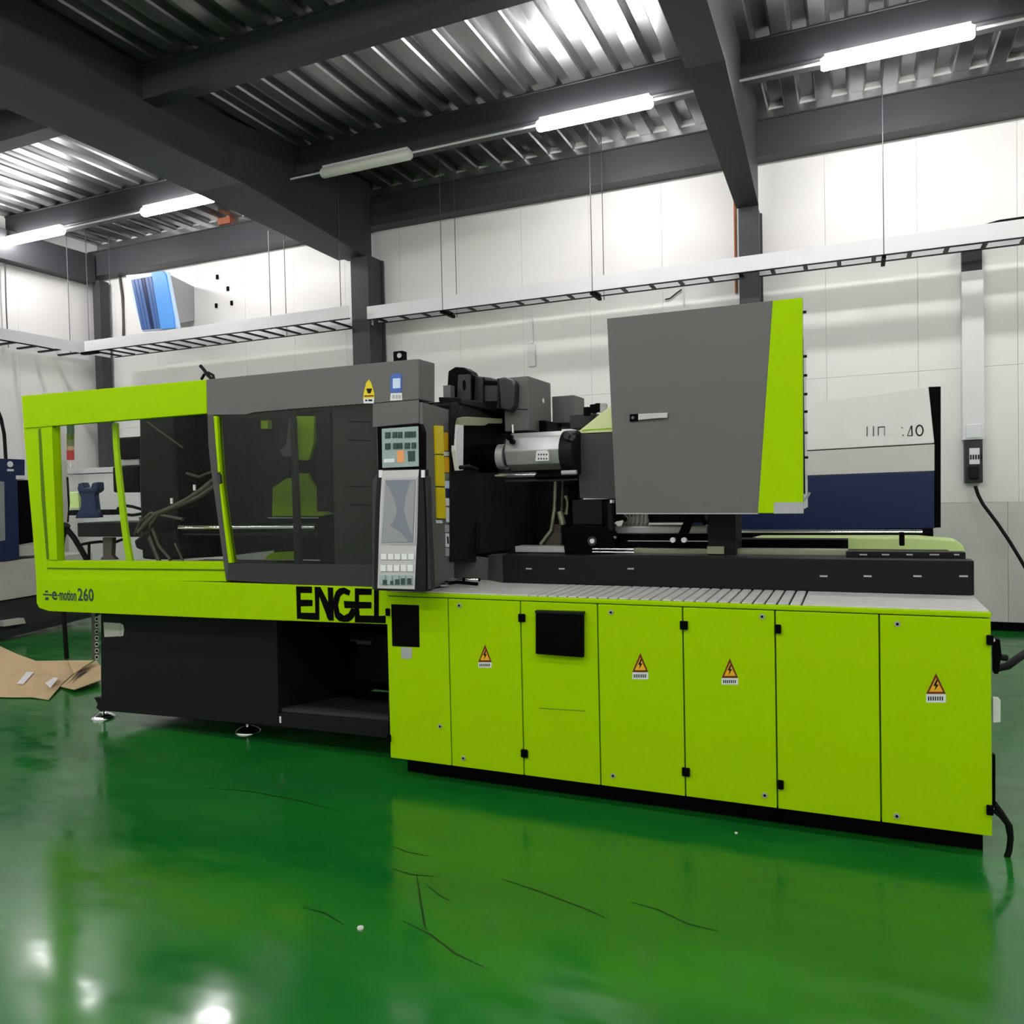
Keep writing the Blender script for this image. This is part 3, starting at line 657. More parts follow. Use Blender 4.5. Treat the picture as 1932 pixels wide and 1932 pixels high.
# sliding door of the clamping unit
P('door_stile', M_, [(391, 783), (403, 783), (406, 826), (411, 888), (420, 973), (431, 1060), (433, 1094), (426, 1094), (408, 960), (397, 880), (393, 840)], YG, .045, 'grey_mid', .003)
P('door_edge_strip', M_, [(403, 785), (409, 785), (412, 839), (417, 913), (427, 988), (438, 1062), (431, 1062), (420, 973), (411, 888), (406, 826)], YG - .006, .045, 'green', .001, label='lime handle strip')
P('strip_catch', M_, [(408, 893), (414, 890), (416, 912), (411, 914)], YG - .012, .02, 'grey_dark', .002)
P('door_bottom_rail', M_, [(431, 1063), (706, 1066), (706, 1109), (560, 1103), (427, 1095)], YG - .001, .045, 'grey_dark', .003)
P('smoked_window', M_, [(409, 783), (472, 778), (560, 771), (703, 762), (712, 800), (714, 890), (706, 1066), (438, 1062), (427, 988), (417, 913)], YG + .012, .006, 'glass_dark')
P('window_bar', M_, [(546, 776), (553, 775), (566, 1062), (555, 1062)], YG + .022, .03, 'grey_mid', .002)
P('vent_column', M_, [(627, 768), (703, 762), (712, 800), (712, 1066), (632, 1066)], YG + .05, .03, 'grey')
vc = bpy.data.objects['vent_column']
for a, c in ((657, 794), (655, 829), (655, 916), (660, 951)):
    P('vent_slot', vc, [(a, c), (a + 42, c + 1), (a + 42, c + 3.5), (a, c + 2.5)], YG + .045, .004, 'black')
P('rear_column', M_, [(596, 780), (622, 780), (625, 965), (598, 965)], .9, .1, 'blackm')

# ---- inside the clamping unit (seen through the windows)
b = MB(); bx(b, 600, 640, 775, 1065, 1.5, .1, 'base'); b.build('rear_guard', M_)
MB().box(-4.55, TX - .1, 1.62, 1.70, 1.07, 2.30, 'black').build('rear_wall_panel', M_)
MB().box(-4.9, -4.45, 1.55, 1.60, 2.05, 2.30, 'base').build('rear_upper_beam', M_)
MB().box(-5.3, TX - .32, .12, 1.62, 1.02, 1.06, 'black').build('clamp_bed', M_)
# toggle / moving platen mass
b = MB(); b.plate([(262, 776), (300, 772), (328, 770), (331, 880), (336, 960), (333, 1055), (268, 1055), (262, 900), (263, 850)], .55, .9, 'blackm'); b.build('end_platen', M_, bevel=.02)
b = MB(); b.plate([(333, 765), (405, 760), (420, 1050), (336, 1055), (350, 940), (340, 860)], .75, .7, 'black'); b.build('toggle_linkage', M_, bevel=.02)
b = MB(); bx(b, 222, 266, 824, 866, .8, .3, 'black'); b.build('clamp_motor', M_, bevel=.02)
b = MB(); bx(b, 222, 262, 867, 878, .82, .26, 'grey_light'); b.build('motor_ring', M_, bevel=.006)
b = MB(); bx(b, 212, 262, 879, 929, .8, .3, 'black'); b.build('motor_body', M_, bevel=.02)
b = MB(); bx(b, 146, 275, 986, 1013, .7, .5, 'base'); b.build('ejector_beam', M_, bevel=.006)
b = MB(); bx(b, 187, 262, 976, 982, .69, .1, 'label'); b.build('beam_plate', M_)
b = MB(); bx(b, 130, 210, 962, 972, .95, .1, 'black'); b.build('cross_bar', M_)
b = MB(); b.tube([Y(x, y, .8) for x, y in ((278, 964), (250, 956), (230, 953), (222, 960), (226, 969), (250, 972), (276, 968))], .012, 'black'); b.build('cable_loop', M_)
b = MB(); b.plate([(152, 920), (180, 919), (178, 935), (181, 960), (187, 977), (140, 978), (152, 955), (152, 940), (146, 925)],   .9, .05, 'navy')
b.plate([(145, 924), (147, 912), (154, 910), (158, 920), (170, 920), (173, 911), (183, 909), (184, 925), (178, 930), (150, 930)], .89, .07, 'navy'); b.build('blue_housing', M_, bevel=.012, label='dark blue castle-topped housing')
b = MB(); bx(b, 129, 148, 928, 960, .95, .1, 'green_pale'); b.build('sight_box', M_, bevel=.01)
b = MB(); b.plate([(193, 1014), (212, 1014), (210, 1048), (218, 1056), (188, 1056), (194, 1048)], .75, .04, 'hose'); b.build('pedestal', M_, bevel=.006)
for pts, r, m in (([(128, 1000), (140, 1015), (152, 1035), (164, 1056)], .022, 'black'), ([(125, 990), (115, 1012), (112, 1035), (113, 1056)], .035, 'blackm'), ([(155, 1027), (170, 1024), (190, 1022), (215, 1024), (230, 1018)], .012, 'black'), ([(168, 1025), (168, 1056)], .011, 'black'), ([(127, 900), (130, 950), (128, 985)], .008, 'black')):
    MB().tube([Y(x, y, .8) for x, y in pts], r, m).build('hose', M_)
b = MB(); b.plate([(252, 1020), (275, 1003), (330, 1000), (345, 1050), (340, 1056), (278, 1056), (272, 1040), (256, 1035)], .5, .3, 'blackm'); b.build('lower_toggle', M_, bevel=.02)
for pts, r in (([(405, 905), (380, 925), (350, 945), (320, 960), (295, 970), (280, 985), (262, 1005)], .020), ([(408, 915), (375, 938), (335, 955), (300, 970), (284, 990), (282, 1015), (300, 1058)], .016),
               ([(400, 890), (375, 900), (352, 893)], .010), ([(345, 845), (325, 830), (300, 812), (278, 796)], .006), ([(345, 980), (320, 975), (285, 968), (265, 985), (255, 1008)], .012),
               ([(290, 975), (288, 1000), (300, 1030), (322, 1056)], .013), ([(284, 970), (270, 990), (268, 1010)], .010), ([(330, 1025), (345, 1058)], .008)):
    MB().tube([Y(x, y, .42) for x, y in pts], r, 'hose').build('hose', M_)
for x_, y__ in ((369, 920), (326, 945)):
    p = Y(x_, y__, .40); MB().box(p.x - .008, p.x + .008, .385, .395, p.z - .02, p.z + .02, 'label').build('cable_tie', M_)
b = MB(); cyx(b, 340, 598, 989, 1003, .55, 'chrome', 20); b.build('tie_bar', M_)
b = MB(); cyx(b, 666, 700, 994, 1003, .55, 'chrome', 20); b.build('tie_bar', M_)
b = MB(); cyx(b, 430, 680, 808, 822, 1.35, 'iron', 16); b.build('tie_bar', M_)
b = MB(); cyx(b, 340, 598, 1004, 1012, .58, 'iron', 12); b.build('rail_support', M_)
b = MB(); bx(b, 432, 545, 786, 985, 1.05, .35, 'blackm'); b.build('moving_platen', M_, bevel=.01)
b = MB(); bx(b, 478, 484, 845, 895, 1.03, .02, 'chrome'); b.build('platen_rod', M_)
b = MB(); bx(b, 492, 505, 793, 809, 1.0, .05, 'green'); b.build('platen_lug', M_, bevel=.004)
P('rear_door_panel', M_, [(555, 785), (593, 785), (592, 835), (583, 866), (576, 869), (560, 867), (556, 855)], .95, .03, 'green', .004, label='lime panel inside the window')
P('rear_door_panel', M_, [(562, 893), (579, 893), (585, 905), (594, 920), (604, 925), (606, 960), (628, 970), (603, 974), (513, 974), (514, 920), (540, 903), (562, 900)], 1.0, .03, 'green', .004, label='lime lower panel inside the window')
P('floor_guard', M_, [(502, 1050), (512, 1043), (560, 1040), (560, 1056), (500, 1056)], .5, .03, 'green', .003)
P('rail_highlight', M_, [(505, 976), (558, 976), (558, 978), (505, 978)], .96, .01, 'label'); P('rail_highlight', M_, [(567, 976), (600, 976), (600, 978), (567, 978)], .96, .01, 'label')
P('inner_frame', M_, [(527, 850), (540, 838), (545, 790), (553, 790), (553, 860), (535, 862)], .9, .05, 'grey', .004)

# ---- operator console on the tower
con = MB().plate([(711, 805), (792, 799), (797, 815), (797, 886), (713, 889)], -.012, .045, 'black').build('button_console', M_, bevel=.004, label='black framed push button panel')
P('button_plate', con, [(720, 809), (789, 804), (790, 880), (721, 883)], -.017, .005, 'teal', .002)
for pts, r_ in (((726, 740, 750, 763, 773, 779), 0), ((726, 741, 750, 763, 776), 1)):
    for x_ in pts:
        w = 4.5 if (x_ == 773 or (x_ == 779)) else 9.5 if x_ in (726, 763) else 8; yo = (x_ - 726) * .03
        P('push_button', con, [(x_, 815.5 + r_ * 21 - yo), (x_ + w, 815 + r_ * 21 - yo), (x_ + w, 826 + r_ * 21 - yo), (x_, 826.5 + r_ * 21 - yo)], -.024, .007, 'key_dark', .002)
P('orange_sticker', con, [(749, 850), (762, 849), (763, 872), (749, 873)], -.0185, .0015, 'orange')
P('card_slot', con, [(769, 851), (783, 850.5), (783, 870), (770, 871)], -.0185, .0015, 'key_dark')
P('white_label', con, [(724, 866), (744, 865), (744, 872), (724, 873)], -.0185, .0015, 'label')
def tp(x_, y__, off=0.0):   # console face leans out at the bottom
    t_ = (y__ - 885) / 230.0; return Y(x_, y__, -.05 - .10 * t_ - off)
def tplate(b, pix, off, d, m): 
    a = [tp(x_, y__, off) for x_, y__ in pix]; return b.ext(a, (0, d, 0), m)
scn = tplate(MB(), [(712, 886), (797, 885), (801, 960), (803, 1040), (803, 1117), (705, 1114), (706, 1000), (708, 940)], 0, .07, 'blackm').build('operator_console', M_, bevel=.006, label='tilted operator console with tall screen')
tplate(MB(), [(721, 888), (790, 886), (789, 905), (787, 1000), (782, 1112), (712, 1110), (715, 1010), (717, 950)], .006, .006, 'silver').build('console_face', scn, bevel=.001)
tplate(MB(), [(724, 902), (788, 900), (783, 1028), (718, 1027)], .010, .004, 'grey_light').build('screen_bezel', scn)
tplate(MB(), [(727, 906), (784, 905), (779, 1024), (720, 1024)], .012, .002, 'screen').build('screen', scn)
b = MB(); tplate(b, [(727, 909), (735, 922), (743, 940), (748, 957), (748, 968), (743, 982), (736, 992), (742, 995), (756, 1005), (771, 1022), (721, 1023), (724, 960)], .0126, .0006, 'screen_light')  # pale curved shapes: glare painted onto the screen
tplate(b, [(774, 909), (783, 907), (781, 960), (778, 1012), (769, 990), (762, 962), (765, 940)], .0126, .0006, 'screen_light'); b.build('screen_glare_shapes', scn)
for r_, (ya, yb_) in enumerate(((1045, 1056), (1066, 1078), (1085, 1103))):
    for k in range(5):
        x0 = 718.5 - r_ * 1.4 + k * 12.8; x1 = x0 + 10.6
        tplate(MB(), [(x0, ya), (x1, ya + .3), (x1, yb_ + .3), (x0, yb_)], .013, .007, 'label' if r_ < 2 else 'teal').build('key', scn, bevel=.0015, seg=1)
b = MB()
for x0, x1, ya in ((722, 730, 1094), (736, 742, 1096), (745, 754, 1093), (756, 764, 1091), (768, 776, 1091)): tplate(b, [(x0, ya), (x1, ya), (x1, 1103), (x0, 1103)], .0145, .0013, 'key_dark')
b.build('key_symbols', scn)
tplate(MB(), [(703, 905), (712, 893), (713, 905), (710, 1000), (707, 1112), (702, 1112), (702, 1000)], -.02, .05, 'grey_dark').build('side_grip', scn, bevel=.003)
tplate(MB(), [(799, 897), (805, 900), (808, 1000), (813, 1112), (803, 1113), (802, 1000)], -.02, .05, 'grey_dark').build('side_grip', scn, bevel=.003)
for x_ in (714.5, 794.5): tplate(MB(), [(x_, 887), (x_ + 6, 887), (x_ + 6, 901), (x_, 901)], .008, .01, 'label').build('grip_clip', scn, bevel=.001)
MB().box(Y(806, 1000, .05).x, Y(813, 1000, .05).x, -.04, YG - .003, Y(806, 1115, .0).z, Y(806, 940, .0).z, 'black').build('console_arm', M_)
# labels down the side of the tower
def TS(pix, m, name, t_=.006): return MB().ext([X(px, py, TX) for px, py in pix], (t_, 0, 0), m).build(name, tw, bevel=.001, seg=1)
for ya, yb_, d in ((803, 856.5, 0), (858.5, 917, 1.5), (919.5, 978, 3.5)): TS([(818 + d, ya), (832.5 + d, ya + 1), (834 + d, yb_ + .5), (819.5 + d, yb_)], 'yellow', 'yellow_cover', .014)
for x0, x1, ya, yb_, m in ((836.5, 845, 816, 850, 'amber'), (836, 847, 852, 860, 'label'), (838, 847, 862, 891, 'amber'), (838, 848, 893, 905, 'olive'), (839, 848, 907, 921, 'ice'), (839, 848.5, 922, 938, 'navy'), (839, 849, 940, 954, 'label'), (841, 847, 957, 985, 'label'), (839, 849, 990, 1004, 'grey_light'), (840, 849, 1006, 1032, 'label'), (840, 848, 1034, 1049, 'grey_light'), (822, 834, 981, 987, 'label')):
    TS([(x0, ya), (x1, ya + .5), (x1 + .5, yb_ + .5), (x0 + .5, yb_)], m, 'side_label', .003)
TS([(842, 1012), (845, 1012), (846, 1026), (843, 1026)], 'blackm', 'label_mark', .004)

# ---- fixed platen and injection unit
PX = -2.15
def XP(name, pix, m, x=PX, t_=-.16, bevel=0.0, parent=None, label=None): return MB().ext([X(px, py, x) for px, py in pix], (t_, 0, 0), m).build(name, parent or M_, bevel=bevel, label=label)
XP('fixed_platen', [(851, 764), (862, 758), (900, 772), (940, 795), (1010, 818), (1022, 1040), (900, 1060), (851, 1060)], 'base', bevel=.006)
XP('recess_shade_plate', [(874, 803), (950, 806), (950, 885), (874, 885)], 'black', x=PX + .004, t_=-.003)  # flush black plate; the recess's dark inside is painted, not hollow
XP('recess_frame', [(861, 815), (864, 801), (875, 801), (874, 887), (866, 888), (860, 850)], 'label', x=PX + .05, t_=-.03, bevel=.003, label='pale grey frame side')
XP('recess_frame', [(865, 789), (880, 786), (915, 788), (948, 790), (948, 799), (922, 799), (915, 803), (880, 803), (866, 802)], 'olive', x=PX + .05, t_=-.03, bevel=.003, label='olive frame top')
b = MB(); b.tube([X(868, 768, PX + .08), X(860, 782, PX + .09), X(855, 800, PX + .08), X(853, 840, PX + .06)], .012, 'rubber'); b.build('hose', M_)
b = MB(); b.tube([X(868, 882, PX + .1), X(885, 880, PX + .12), X(900, 886, PX + .1)], .012, 'rubber'); b.build('hose', M_)
XP('platen_lower_cover', [(905, 985), (968, 958), (972, 1035), (905, 1045)], 'blackm', x=PX + .03, t_=-.025)
# gripper motor on top
b = MB(); b.plate([(845, 700), (858, 692), (875, 693), (886, 700), (890, 708), (888, 758), (846, 755), (843, 735)], .9, .12, 'black'); b.build('top_bracket', M_, bevel=.012)
tb = bpy.data.objects['top_bracket']
P('bracket_plate', tb, [(864, 707), (886, 706), (888, 752), (880, 757), (872, 757), (862, 750)], .88, .02, 'grey_dark', .004)
b = MB(); rr = [(875.5 + 3 * math.cos(a), 726.5 + 10 * math.sin(a)) for a in [k * math.pi / 8 for k in range(16)]]; b.plate(rr, .877, .004, 'black'); b.build('slot', tb)
P('top_arm', M_, [(827, 749), (870, 750), (871, 762), (845, 765), (828, 758)], .45, .5, 'blackm', .006)
MB().box(Y(836, 740, .8).x, Y(850, 740, .8).x, .8, .86, Y(840, 753, .8).z, Y(840, 727, .8).z, 'grey').build('junction_box', M_, bevel=.004)
b = MB(); b.plate([(886, 708), (925, 712), (940, 716), (968, 718), (968, 768), (950, 772), (886, 770)], .95, .35, 'iron'); b.build('servo_motor', M_, bevel=.012)
sm = bpy.data.objects['servo_motor']
for a, c, d, e in ((910, 912, 712, 768), (938, 942, 714, 770)): P('motor_rib', sm, [(a, d), (c, d), (c, e), (a, e)], .935, .02, 'blackm')
P('motor_window', sm, [(912, 718), (937, 719), (937, 726), (912, 726)], .94, .012, 'black'); P('motor_window', sm, [(912, 757), (937, 757), (937, 764), (912, 764)], .94, .012, 'black')
P('motor_flange', M_, [(940, 713), (952, 711), (966, 716), (971, 724), (969, 766), (962, 776), (945, 772)], .90, .38, 'iron', .012)
b = MB(); b.plate([(855, 764), (960, 770), (968, 790), (966, 812), (948, 808), (940, 798), (885, 795), (862, 800)], 1.05, .3, 'black'); b.build('motor_mount', M_, bevel=.006)
# grey cover box with corner
def cover(name, x0, xm, x1, yt0, ytm, yt1, yb0, ybm, yb1, y, dep, m, par=M_):
    A, B_ = Y(x0, yt0, y), Y(xm, ytm, y); zt = B_.z; zb = Y(xm, ybm, y).z
    xa, xb_ = A.x, B_.x
    # right face runs back until it is seen at x1
    r = ray(x1, (yt1 + yb1) / 2); yy = CAM.y + (xb_ - CAM.x) / r.x * r.y
    return MB().box(xa, xb_, y, max(y + .05, min(yy, y + 1.2)), zb, zt, m).build(name, par, bevel=.008)
cover('motor_cover', 950, 997, 1040, 712, 709, 722, 812, 812, 815, .98, .3, 'grey')
P('cover_seam', bpy.data.objects['motor_cover'], [(966, 771), (996, 772), (996, 773), (966, 772)], .976, .003, 'black')
cc = bpy.data.objects['motor_cover']
p = X(1024, 756, Y(997, 756, .98).x + .001); MB().tube([p, p + Vector((.006, 0, 0))], .017, 'label', 10).build('cover_plug', cc)
cover('rear_cover', 1041, 1083, 1103, 750, 745, 748, 797, 797, 796, 1.5, .3, 'grey')
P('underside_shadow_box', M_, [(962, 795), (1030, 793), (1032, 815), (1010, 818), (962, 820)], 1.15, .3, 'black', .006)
P('rear_shield', M_, [(995, 868), (1098, 866), (1098, 1045), (995, 1045)], 1.66, .03, 'base')
b = MB(); bx(b, 1041, 1060, 798, 806, 1.4, .2, 'black'); b.build('rear_block', M_)
# barrel
YA = .74
b = MB(); cyx(b, 903, 944, 838, 892, YA, 'black', 24); b.build('barrel_nozzle_guard', M_)
b = MB(); cyx(b, 943, 956, 838, 886, YA - .02, 'silver', 24); b.build('barrel_ring', M_)
b = MB(); cyx(b, 957, 966, 846, 880, YA - .02, 'grey_dark', 16); b.build('barrel_neck', M_)
b = MB(); cyx(b, 965, 1068, 815, 887, YA, 'silver', 8); b.build('barrel_cover', M_, bevel=.006, label='silver faceted barrel cover')
bc = bpy.data.objects['barrel_cover']
P('barrel_label', bc, [(1012, 851), (1031, 849), (1035, 854), (1035, 869), (1010, 870)], YA - .150, .02, 'label')
b = MB()
for r_ in (856, 864):
    for k in range(4): a = 1015 + k * 5; b.plate([(a, r_), (a + 2.2, r_), (a + 2.2, r_ + 3), (a, r_ + 3)], YA - .152, .001, 'blackm')
b.build('label_marks', bc)
b = MB(); cyx(b, 1067, 1092, 812, 896, YA, 'base', 20); b.build('barrel_flange', M_, bevel=.006)
b = MB(); cyx(b, 935, 1012, 892, 901, YA - .12, 'chrome', 14); b.build('injection_rod', M_)
b = MB(); cyx(b, 1010, 1088, 893, 903, YA - .12, 'black', 14); b.build('injection_rod', M_)
b = MB(); cyx(b, 1060, 1088, 887, 896, YA - .13, 'grey_light', 10); b.build('rod_coupling', M_)
b = MB(); cyx(b, 955, 1090, 903, 909, YA - .1, 'iron', 12); b.build('lower_rod', M_)
for px, py, r in ((1070, 822, .022), (1078, 826, .018), (960, 825, .02), (965, 833, .016), (950, 822, .012)):
    p = Y(px, py, YA - .14); MB().tube([p, p + Vector((0, .03, 0))], r, 'iron' if px > 1000 else 'black', 10).build('fitting', M_)
p = Y(967, 801, YA - .15); MB().tube([p, p + Vector((0, 0, -.05))], .008, 'chrome', 8).build('fitting', M_)
p = Y(907, 782, .95); MB().tube([p + Vector((0, 0, -.03)), p + Vector((0, 0, .015))], [.012, .006], 'label', 8).build('grease_nipple', M_)
# dark block with pale green sloping lid
b = MB(); b.plate([(1086, 820), (1200, 814), (1200, 942), (1094, 940)], .78, .5, 'grey_mid'); b.build('feed_housing', M_, bevel=.004)
b = MB(); b.plate([(1086, 818), (1152, 765), (1200, 760), (1200, 813)], .80, .4, 'lid'); b.build('sloping_lid', M_, bevel=.004, label='pale lime sloping lid')
P('lid_groove', bpy.data.objects['sloping_lid'], [(1098, 811), (1157, 807), (1157, 809), (1098, 813)], .797, .003, 'green')
b = MB(); bx(b, 1075, 1125, 781, 808, 1.1, .2, 'grey_dark'); b.build('valve_block', M_, bevel=.008)
for a, c in ((1106, 775), (1118, 770), (1127, 768), (1137, 768)):
    p = Y(a, c, 1.0); MB().box(p.x - .02, p.x + .02, 1.0, 1.05, p.z - .03, p.z + .025, 'black' if a < 1130 else 'grey_light').build('valve_fitting', M_, bevel=.008)
# pedestal hardware below
b = MB(); bx(b, 1080, 1136, 943, 990, .75, .3, 'base'); b.build('drive_box', M_, bevel=.004)
b = MB(); b.plate([(1060, 1000), (1085, 990), (1135, 992), (1150, 1010), (1162, 1030), (1160, 1046), (1065, 1046)], .66, .3, 'black'); b.build('carriage', M_, bevel=.01)
ca = bpy.data.objects['carriage']
for px, py, r, m in ((1117, 1021, .028, 'iron'), (1117, 1021, .014, 'label')):
    p = Y(px, py, .65 if m == 'iron' else .64); MB().tube([p, p + Vector((0, .03, 0))], r, m, 16).build('roller', ca)
b = MB(); p = Y(1152, 955, .72); b.tube([(p.x, .72, Y(1152, 1000, .72).z), (p.x, .72, Y(1152, 948, .72).z)], .022, 'blackm', 12); b.build('valve_stem', M_)
b = MB(); b.tube([(p.x + .01, .71, Y(1152, 949, .71).z), (p.x + .01, .71, Y(1152, 943, .71).z)], .018, 'chrome', 12); b.build('valve_cap', M_)
b = MB(); bx(b, 1136, 1165, 946, 984, .73, .12, 'black'); b.build('valve_body', M_, bevel=.01)
MB().tube([Y(1160, 965, .7), Y(1170, 972, .7), Y(1182, 982, .7)], .012, 'black').build('hose', M_)
for pts, r, m in (([(1048, 905), (1046, 960), (1040, 1000), (1020, 1027)], .012, 'olive'), ([(1062, 905), (1060, 960), (1056, 1000)], .010, 'hose'), ([(1056, 965), (1062, 990)], .02, 'olive'), ([(1068, 935), (1072, 950), (1068, 970)], .016, 'olive'), ([(1070, 915), (1078, 925), (1070, 938)], .012, 'black'), ([(1085, 900), (1080, 960), (1075, 1010)], .03, 'black')):
    MB().tube([Y(x_, y__, .9) for x_, y__ in pts], r, m).build('pipe', M_)
P('bracket_gusset', M_, [(1045, 990), (1058, 990), (1058, 1028), (1015, 1034), (1040, 1005)], .92, .02, 'hose')
b = MB(); bx(b, 972, 1070, 1031, 1042, .68, .12, 'silver'); b.build('linear_rail', M_, bevel=.002)
b = MB(); bx(b, 1071, 1100, 1030, 1042, .67, .14, 'olive'); b.build('rail_block', M_, bevel=.003)
b = MB(); cyx(b, 1118, 1196, 1034, 1038, .66, 'chrome', 10); b.build('chrome_bar', M_)
b = MB(); cyx(b, 1118, 1196, 1040, 1044, .65, 'chrome', 10); b.build('chrome_bar', M_)
b = MB(); bx(b, 1196, 1600, 1036, 1046, .70, .10, 'olive'); b.build('linear_rail', M_, bevel=.002)
b = MB(); bx(b, 1160, 1336, 1008, 1020, .80, .12, 'black'); b.build('cross_beam', M_)
b = MB(); bx(b, 1142, 1345, 1024, 1034, .76, .12, 'black'); b.build('cross_beam', M_)
b = MB(); bx(b, 1160, 1335, 993, 1007, .84, .2, 'silver'); b.build('drip_plate', M_, bevel=.006)
P('plate_label', M_, [(1302, 997), (1332, 998), (1332, 1006), (1302, 1006)], .835, .003, 'label')
b = MB(); bx(b, 1144, 1160, 1012, 1023, .72, .04, 'label'); b.build('end_cap', M_)
for k in range(6):
    a = 1178 + k * 8; MB().tube([Y(a, 970, .95), Y(a + 3, 982, .93), Y(a - 1, 994, .95)], .016, 'beige').build('pale_hose', M_)
b = MB(); bx(b, 1222, 1330, 968, 986, 1.0, .15, 'base'); b.build('dark_housing', M_)
MB().ext([Y(1298, 966, .62), Y(1314, 966, .62), Y(1288, 1027, .62), Y(1270, 1027, .62)], (0, .05, 0), 'black').build('diagonal_brace', M_, bevel=.004)
MB().tube([Y(1326, 966, .62), Y(1325, 978, .62), Y(1332, 990, .62)], .012, 'black').build('hose', M_)
for px in (1269, 1290): p = Y(px, 1019, .6); MB().tube([p, p + Vector((0, .03, 0))], .015, 'label', 10).build('brace_bolt', M_)
b = MB(); bx(b, 1335, 1388, 966, 1048, .64, .25, 'base'); b.build('support_block', M_, bevel=.004)
b = MB(); bx(b, 1334, 1366, 1031, 1045, .62, .015, 'olive'); b.build('block_plate', M_)
b = MB(); bx(b, 1385, 1600, 1018, 1036, 1.3, .2, 'black'); b.build('rear_beam', M_)
P('rear_green_cover', M_, [(1395, 1022), (1430, 1014), (1734, 1014), (1806, 1020), (1818, 1030), (1822, 1044), (1395, 1044)], 1.45, .25, 'green_pale', .01, label='pale lime rear cover')
b = MB(); bx(b, 1596, 1822, 1041, 1053, .64, .08, 'blackm'); b.build('terminal_strip', M_, bevel=.003)
ts = bpy.data.objects['terminal_strip']
for a, w in ((1622, 14), (1664, 14), (1710, 12), (1754, 18), (1800, 10)): P('terminal_mark', ts, [(a, 1045), (a + w, 1045.3), (a + w, 1048), (a, 1047.7)], .636, .003, 'grey_light')
for px, ya, yb_ in ((1590, 1018, 1038), (1702, 1004, 1030)):
    b = MB(); bx(b, px - 5, px + 5, ya, yb_, .9, .05, 'black'); b.build('clamp_block', M_, bevel=.006)

# ---- big grey cover of the injection unit with its lime stripe
YH = .42
hs = P('injection_cover', M_, [(1145, 601), (1514, 561), (1516, 968), (1162, 968)], YH, .035, 'grey', .003, label='large grey cover with lime edge stripe')
P('lime_stripe', hs, [(1458, 567.5), (1514, 561.5), (1515.5, 968), (1430, 968)], YH - .006, .0055, 'green', .001)
P('stripe_patch', hs, [(1460, 948), (1516, 947.5), (1516, 968.5), (1460, 969)], YH - .010, .0035, 'grey_light')
P('bottom_edge', hs, [(1162, 968), (1430, 968), (1430, 970), (1163, 970)], YH - .003, .04, 'grey_light')
P('handle_plate', hs, [(1188, 781.5), (1204, 780.5), (1204, 794.5), (1188, 795.5)], YH - .008, .0075, 'black', .001)
P('handle', hs, [(1204, 781), (1259, 778.5), (1259, 788.5), (1240, 789), (1204, 792.5)], YH - .016, .015, 'silver', .002)
p = Y(1194, 788, YH - .009); MB().tube([p, p + Vector((0, -.002, 0))], .008, 'grey', 10).build('key_hole', hs)
xr_ = Y(1515, 760, YH + .04).x
zt_, zb_ = Y(1330, 590, YH).z, Y(1330, 972, YH).z
MB().box(Y(1170, 760, YH).x, xr_ - .012, YH + .036, YH + .62, zb_ + .02, zt_ - .05, 'label').build('cover_body', M_)
MB().box(xr_ - .012, xr_ + .003, YH + .037, YH + .09, zb_ + .10, zt_ - .16, 'black').build('edge_seal', M_)
for py in (600, 678, 712, 746, 778, 817, 863):
    p = X(1519, py, xr_ + .004); MB().box(xr_ - .011, xr_ + .018, YH + .10, YH + .115, p.z - .006, p.z + .006, 'blackm').build('seal_pin', M_)
MB().tube([Y(1516, 944, .5), Y(1523, 938, .5), Y(1528, 929, .5)], .006, 'grey_light', 6).build('loose_wire', M_)

# ---- dark base under the clamping unit
YBs = .2
bp = P('base_panel', M_, [(190, 1155), (522, 1172), (526, 1370), (191, 1341)], YBs, .04, 'base', .004, label='charcoal base panel')
P('base_label', bp, [(195, 1174), (227, 1176), (232, 1179), (234, 1188), (232, 1200), (197, 1202)], YBs - .003, .0025, 'beige')
P('label_fold', bp, [(226, 1176), (228, 1176), (228, 1201), (226, 1201)], YBs - .004, .001, 'grey_light')
x0_, x1_ = Y(192, 1250, YBs).x, Y(522, 1250, YBs).x; xr2 = edges[0] - .004
MB().box(x0_ + .01, x1_ - .005, YBs + .045, 1.6, .12, .80, 'base').build('base_body', M_)
MB().box(x1_, xr2, 1.3, 1.34, .12, 1.0, 'black').build('bay_back_panel', M_)
MB().box(x1_, xr2, YBs + .05, 1.3, .84, .88, 'black').build('bay_ceiling', M_)
P('bay_sill', M_, [(526, 1346), (733, 1362), (733, 1393), (527, 1371)], YBs, .05, 'base', .004)
b = MB(); b.add([Y(524, 1334, YBs + .05), Y(733, 1357, YBs + .05), Y(733, 1306, 1.25), Y(600, 1298, 1.25)], [(0, 1, 2, 3)], 'grey_dark')
b.ext([Y(524, 1336, YBs + .03), Y(733, 1353, YBs + .03), Y(733, 1359, YBs + .03), Y(524, 1342, YBs + .03)], (0, .02, 0), 'grey_dark'); b.build('bay_chute', M_)
b = MB(); bx(b, 655, 733, 1195, 1290, 1.0, .25, 'base'); b.build('oil_unit', M_, bevel=.03)
b = MB(); bx(b, 660, 700, 1208, 1216, .98, .03, 'grey'); b.build('oil_gauge', M_, bevel=.006)
b = MB(); cyx(b, 655, 668, 1210, 1236, .95, 'black', 14); b.build('oil_cap', M_)
b = MB(); bx(b, 527, 530, 1352, 1364, YBs - .004, .004, 'label'); b.build('sill_mark', M_)
P('end_bracket', M_, [(172, 1156), (180, 1157), (181, 1245), (174, 1244)], .34, .02, 'hose')
g_ = MB()
for k in range(7):
    yy = 1168 + k * 12; pts = [Y(183 + 3.5 * math.cos(a), yy + 4 * math.sin(a), .32) for a in [j * math.pi / 4 for j in range(9)]]
    MB().tube(pts, .005, 'beige', 6, caps=False).build('wire_coil', M_)
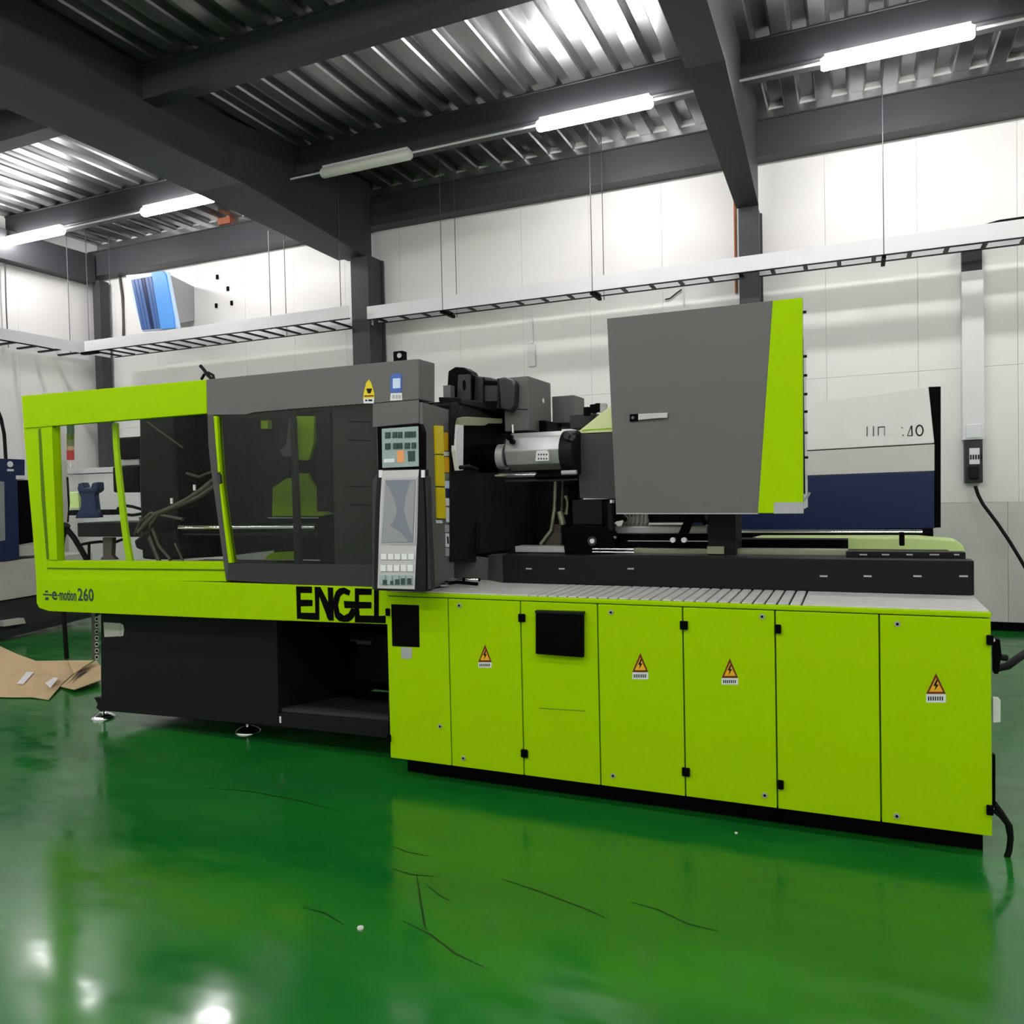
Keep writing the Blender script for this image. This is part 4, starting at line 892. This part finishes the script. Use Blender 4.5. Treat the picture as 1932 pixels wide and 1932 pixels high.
P('base_lug', M_, [(177, 1316), (191, 1316), (191, 1343), (181, 1336), (184, 1328)], .26, .05, 'blackm', .003)
for px, py, yy in ((195, 1354, .3), (468, 1381, .38)):
    p = Z(px, py, 0.0)
    b = MB(); b.tube([(p.x, p.y, 0.0), (p.x, p.y, .012), (p.x, p.y, .030), (p.x, p.y, .042)], [.085, .085, .055, .025], 'chrome', 24)
    b.tube([(p.x, p.y, .04), (p.x, p.y, .125)], .014, 'chrome', 10); b.build('levelling_foot', M_)
for xx in (-4.7, -3.0): MB().tube([(xx, 1.4, 0), (xx, 1.4, .13)], .05, 'iron', 14).build('levelling_foot', M_)
MB().tube([(Y(118, 1155, 1.7).x, 1.7, .9), (Y(122, 1200, 1.72).x, 1.72, .45), (Z(126, 1244, 0).x, Z(126, 1244, 0).y, .01)], .022, 'rubber').build('drain_hose', M_)

# ============================================================ CARDBOARD at the left
t = thing('cardboard', (-7.0, 1.2, 0), 'flattened tan cardboard box lying on the floor left of the machine', 'cardboard')
def Zs(l, dz=0): return [Z(a, c, z + dz) for a, c, z in l]
def sheet(name, pts, par, m='card', th=.006):
    a = [Vector(p) for p in pts]; n = len(a)
    return MB().add(a + [p + Vector((0, 0, th)) for p in a], [tuple(range(n)), tuple(range(2 * n - 1, n - 1, -1))] + [(i, i + n, (i + 1) % n + n, (i + 1) % n) for i in range(n)], m).build(name, par)
sheet('main_panel', Zs([(-40, 1205, .15), (0, 1220, .13), (32, 1235, .12), (10, 1316, .008), (-40, 1312, .008)]), t)
sheet('folded_panel', Zs([(32, 1235, .12), (68, 1248, .11), (140, 1247, .09), (150, 1262, .06), (118, 1290, .02), (92, 1321, .005), (60, 1316, .008), (10, 1316, .008)]), t)
sheet('side_flap', Zs([(182, 1247, .09), (190, 1258, .09), (190, 1284, .05), (141, 1302, .03), (114, 1296, .01), (146, 1268, .05)]), t)
sheet('top_flap', Zs([(128, 1247, .10), (176, 1247, .13), (160, 1257, .11), (140, 1272, .07)]), t)
for l in ([(32, 1290, .036), (50, 1268, .073), (64, 1268, .075), (44, 1291, .036)], [(85, 1289, .04), (102, 1278, .055), (110, 1279, .055), (95, 1298, .035)]):
    sheet('tape_strip', Zs(l, .012), t, 'label', .001)
for l in ([(125, 1292, .03), (150, 1266, .06), (168, 1263, .07), (142, 1278, .05)],): sheet('dark_print', Zs(l, .012), t, 'hose', .001)
p = Z(680, 1752, 0); MB().tube([(p.x, p.y, 0), (p.x, p.y, .006)], .012, 'label', 10).build('paper_scrap', None, label='tiny white scrap on the open green floor', cat='scrap')
p = Z(1389, 1572, 0); MB().tube([(p.x, p.y, 0), (p.x, p.y, .004)], .007, 'label', 8).build('paper_scrap', None, label='tiny pale scrap on the floor just before the cabinet plinth', cat='scrap')
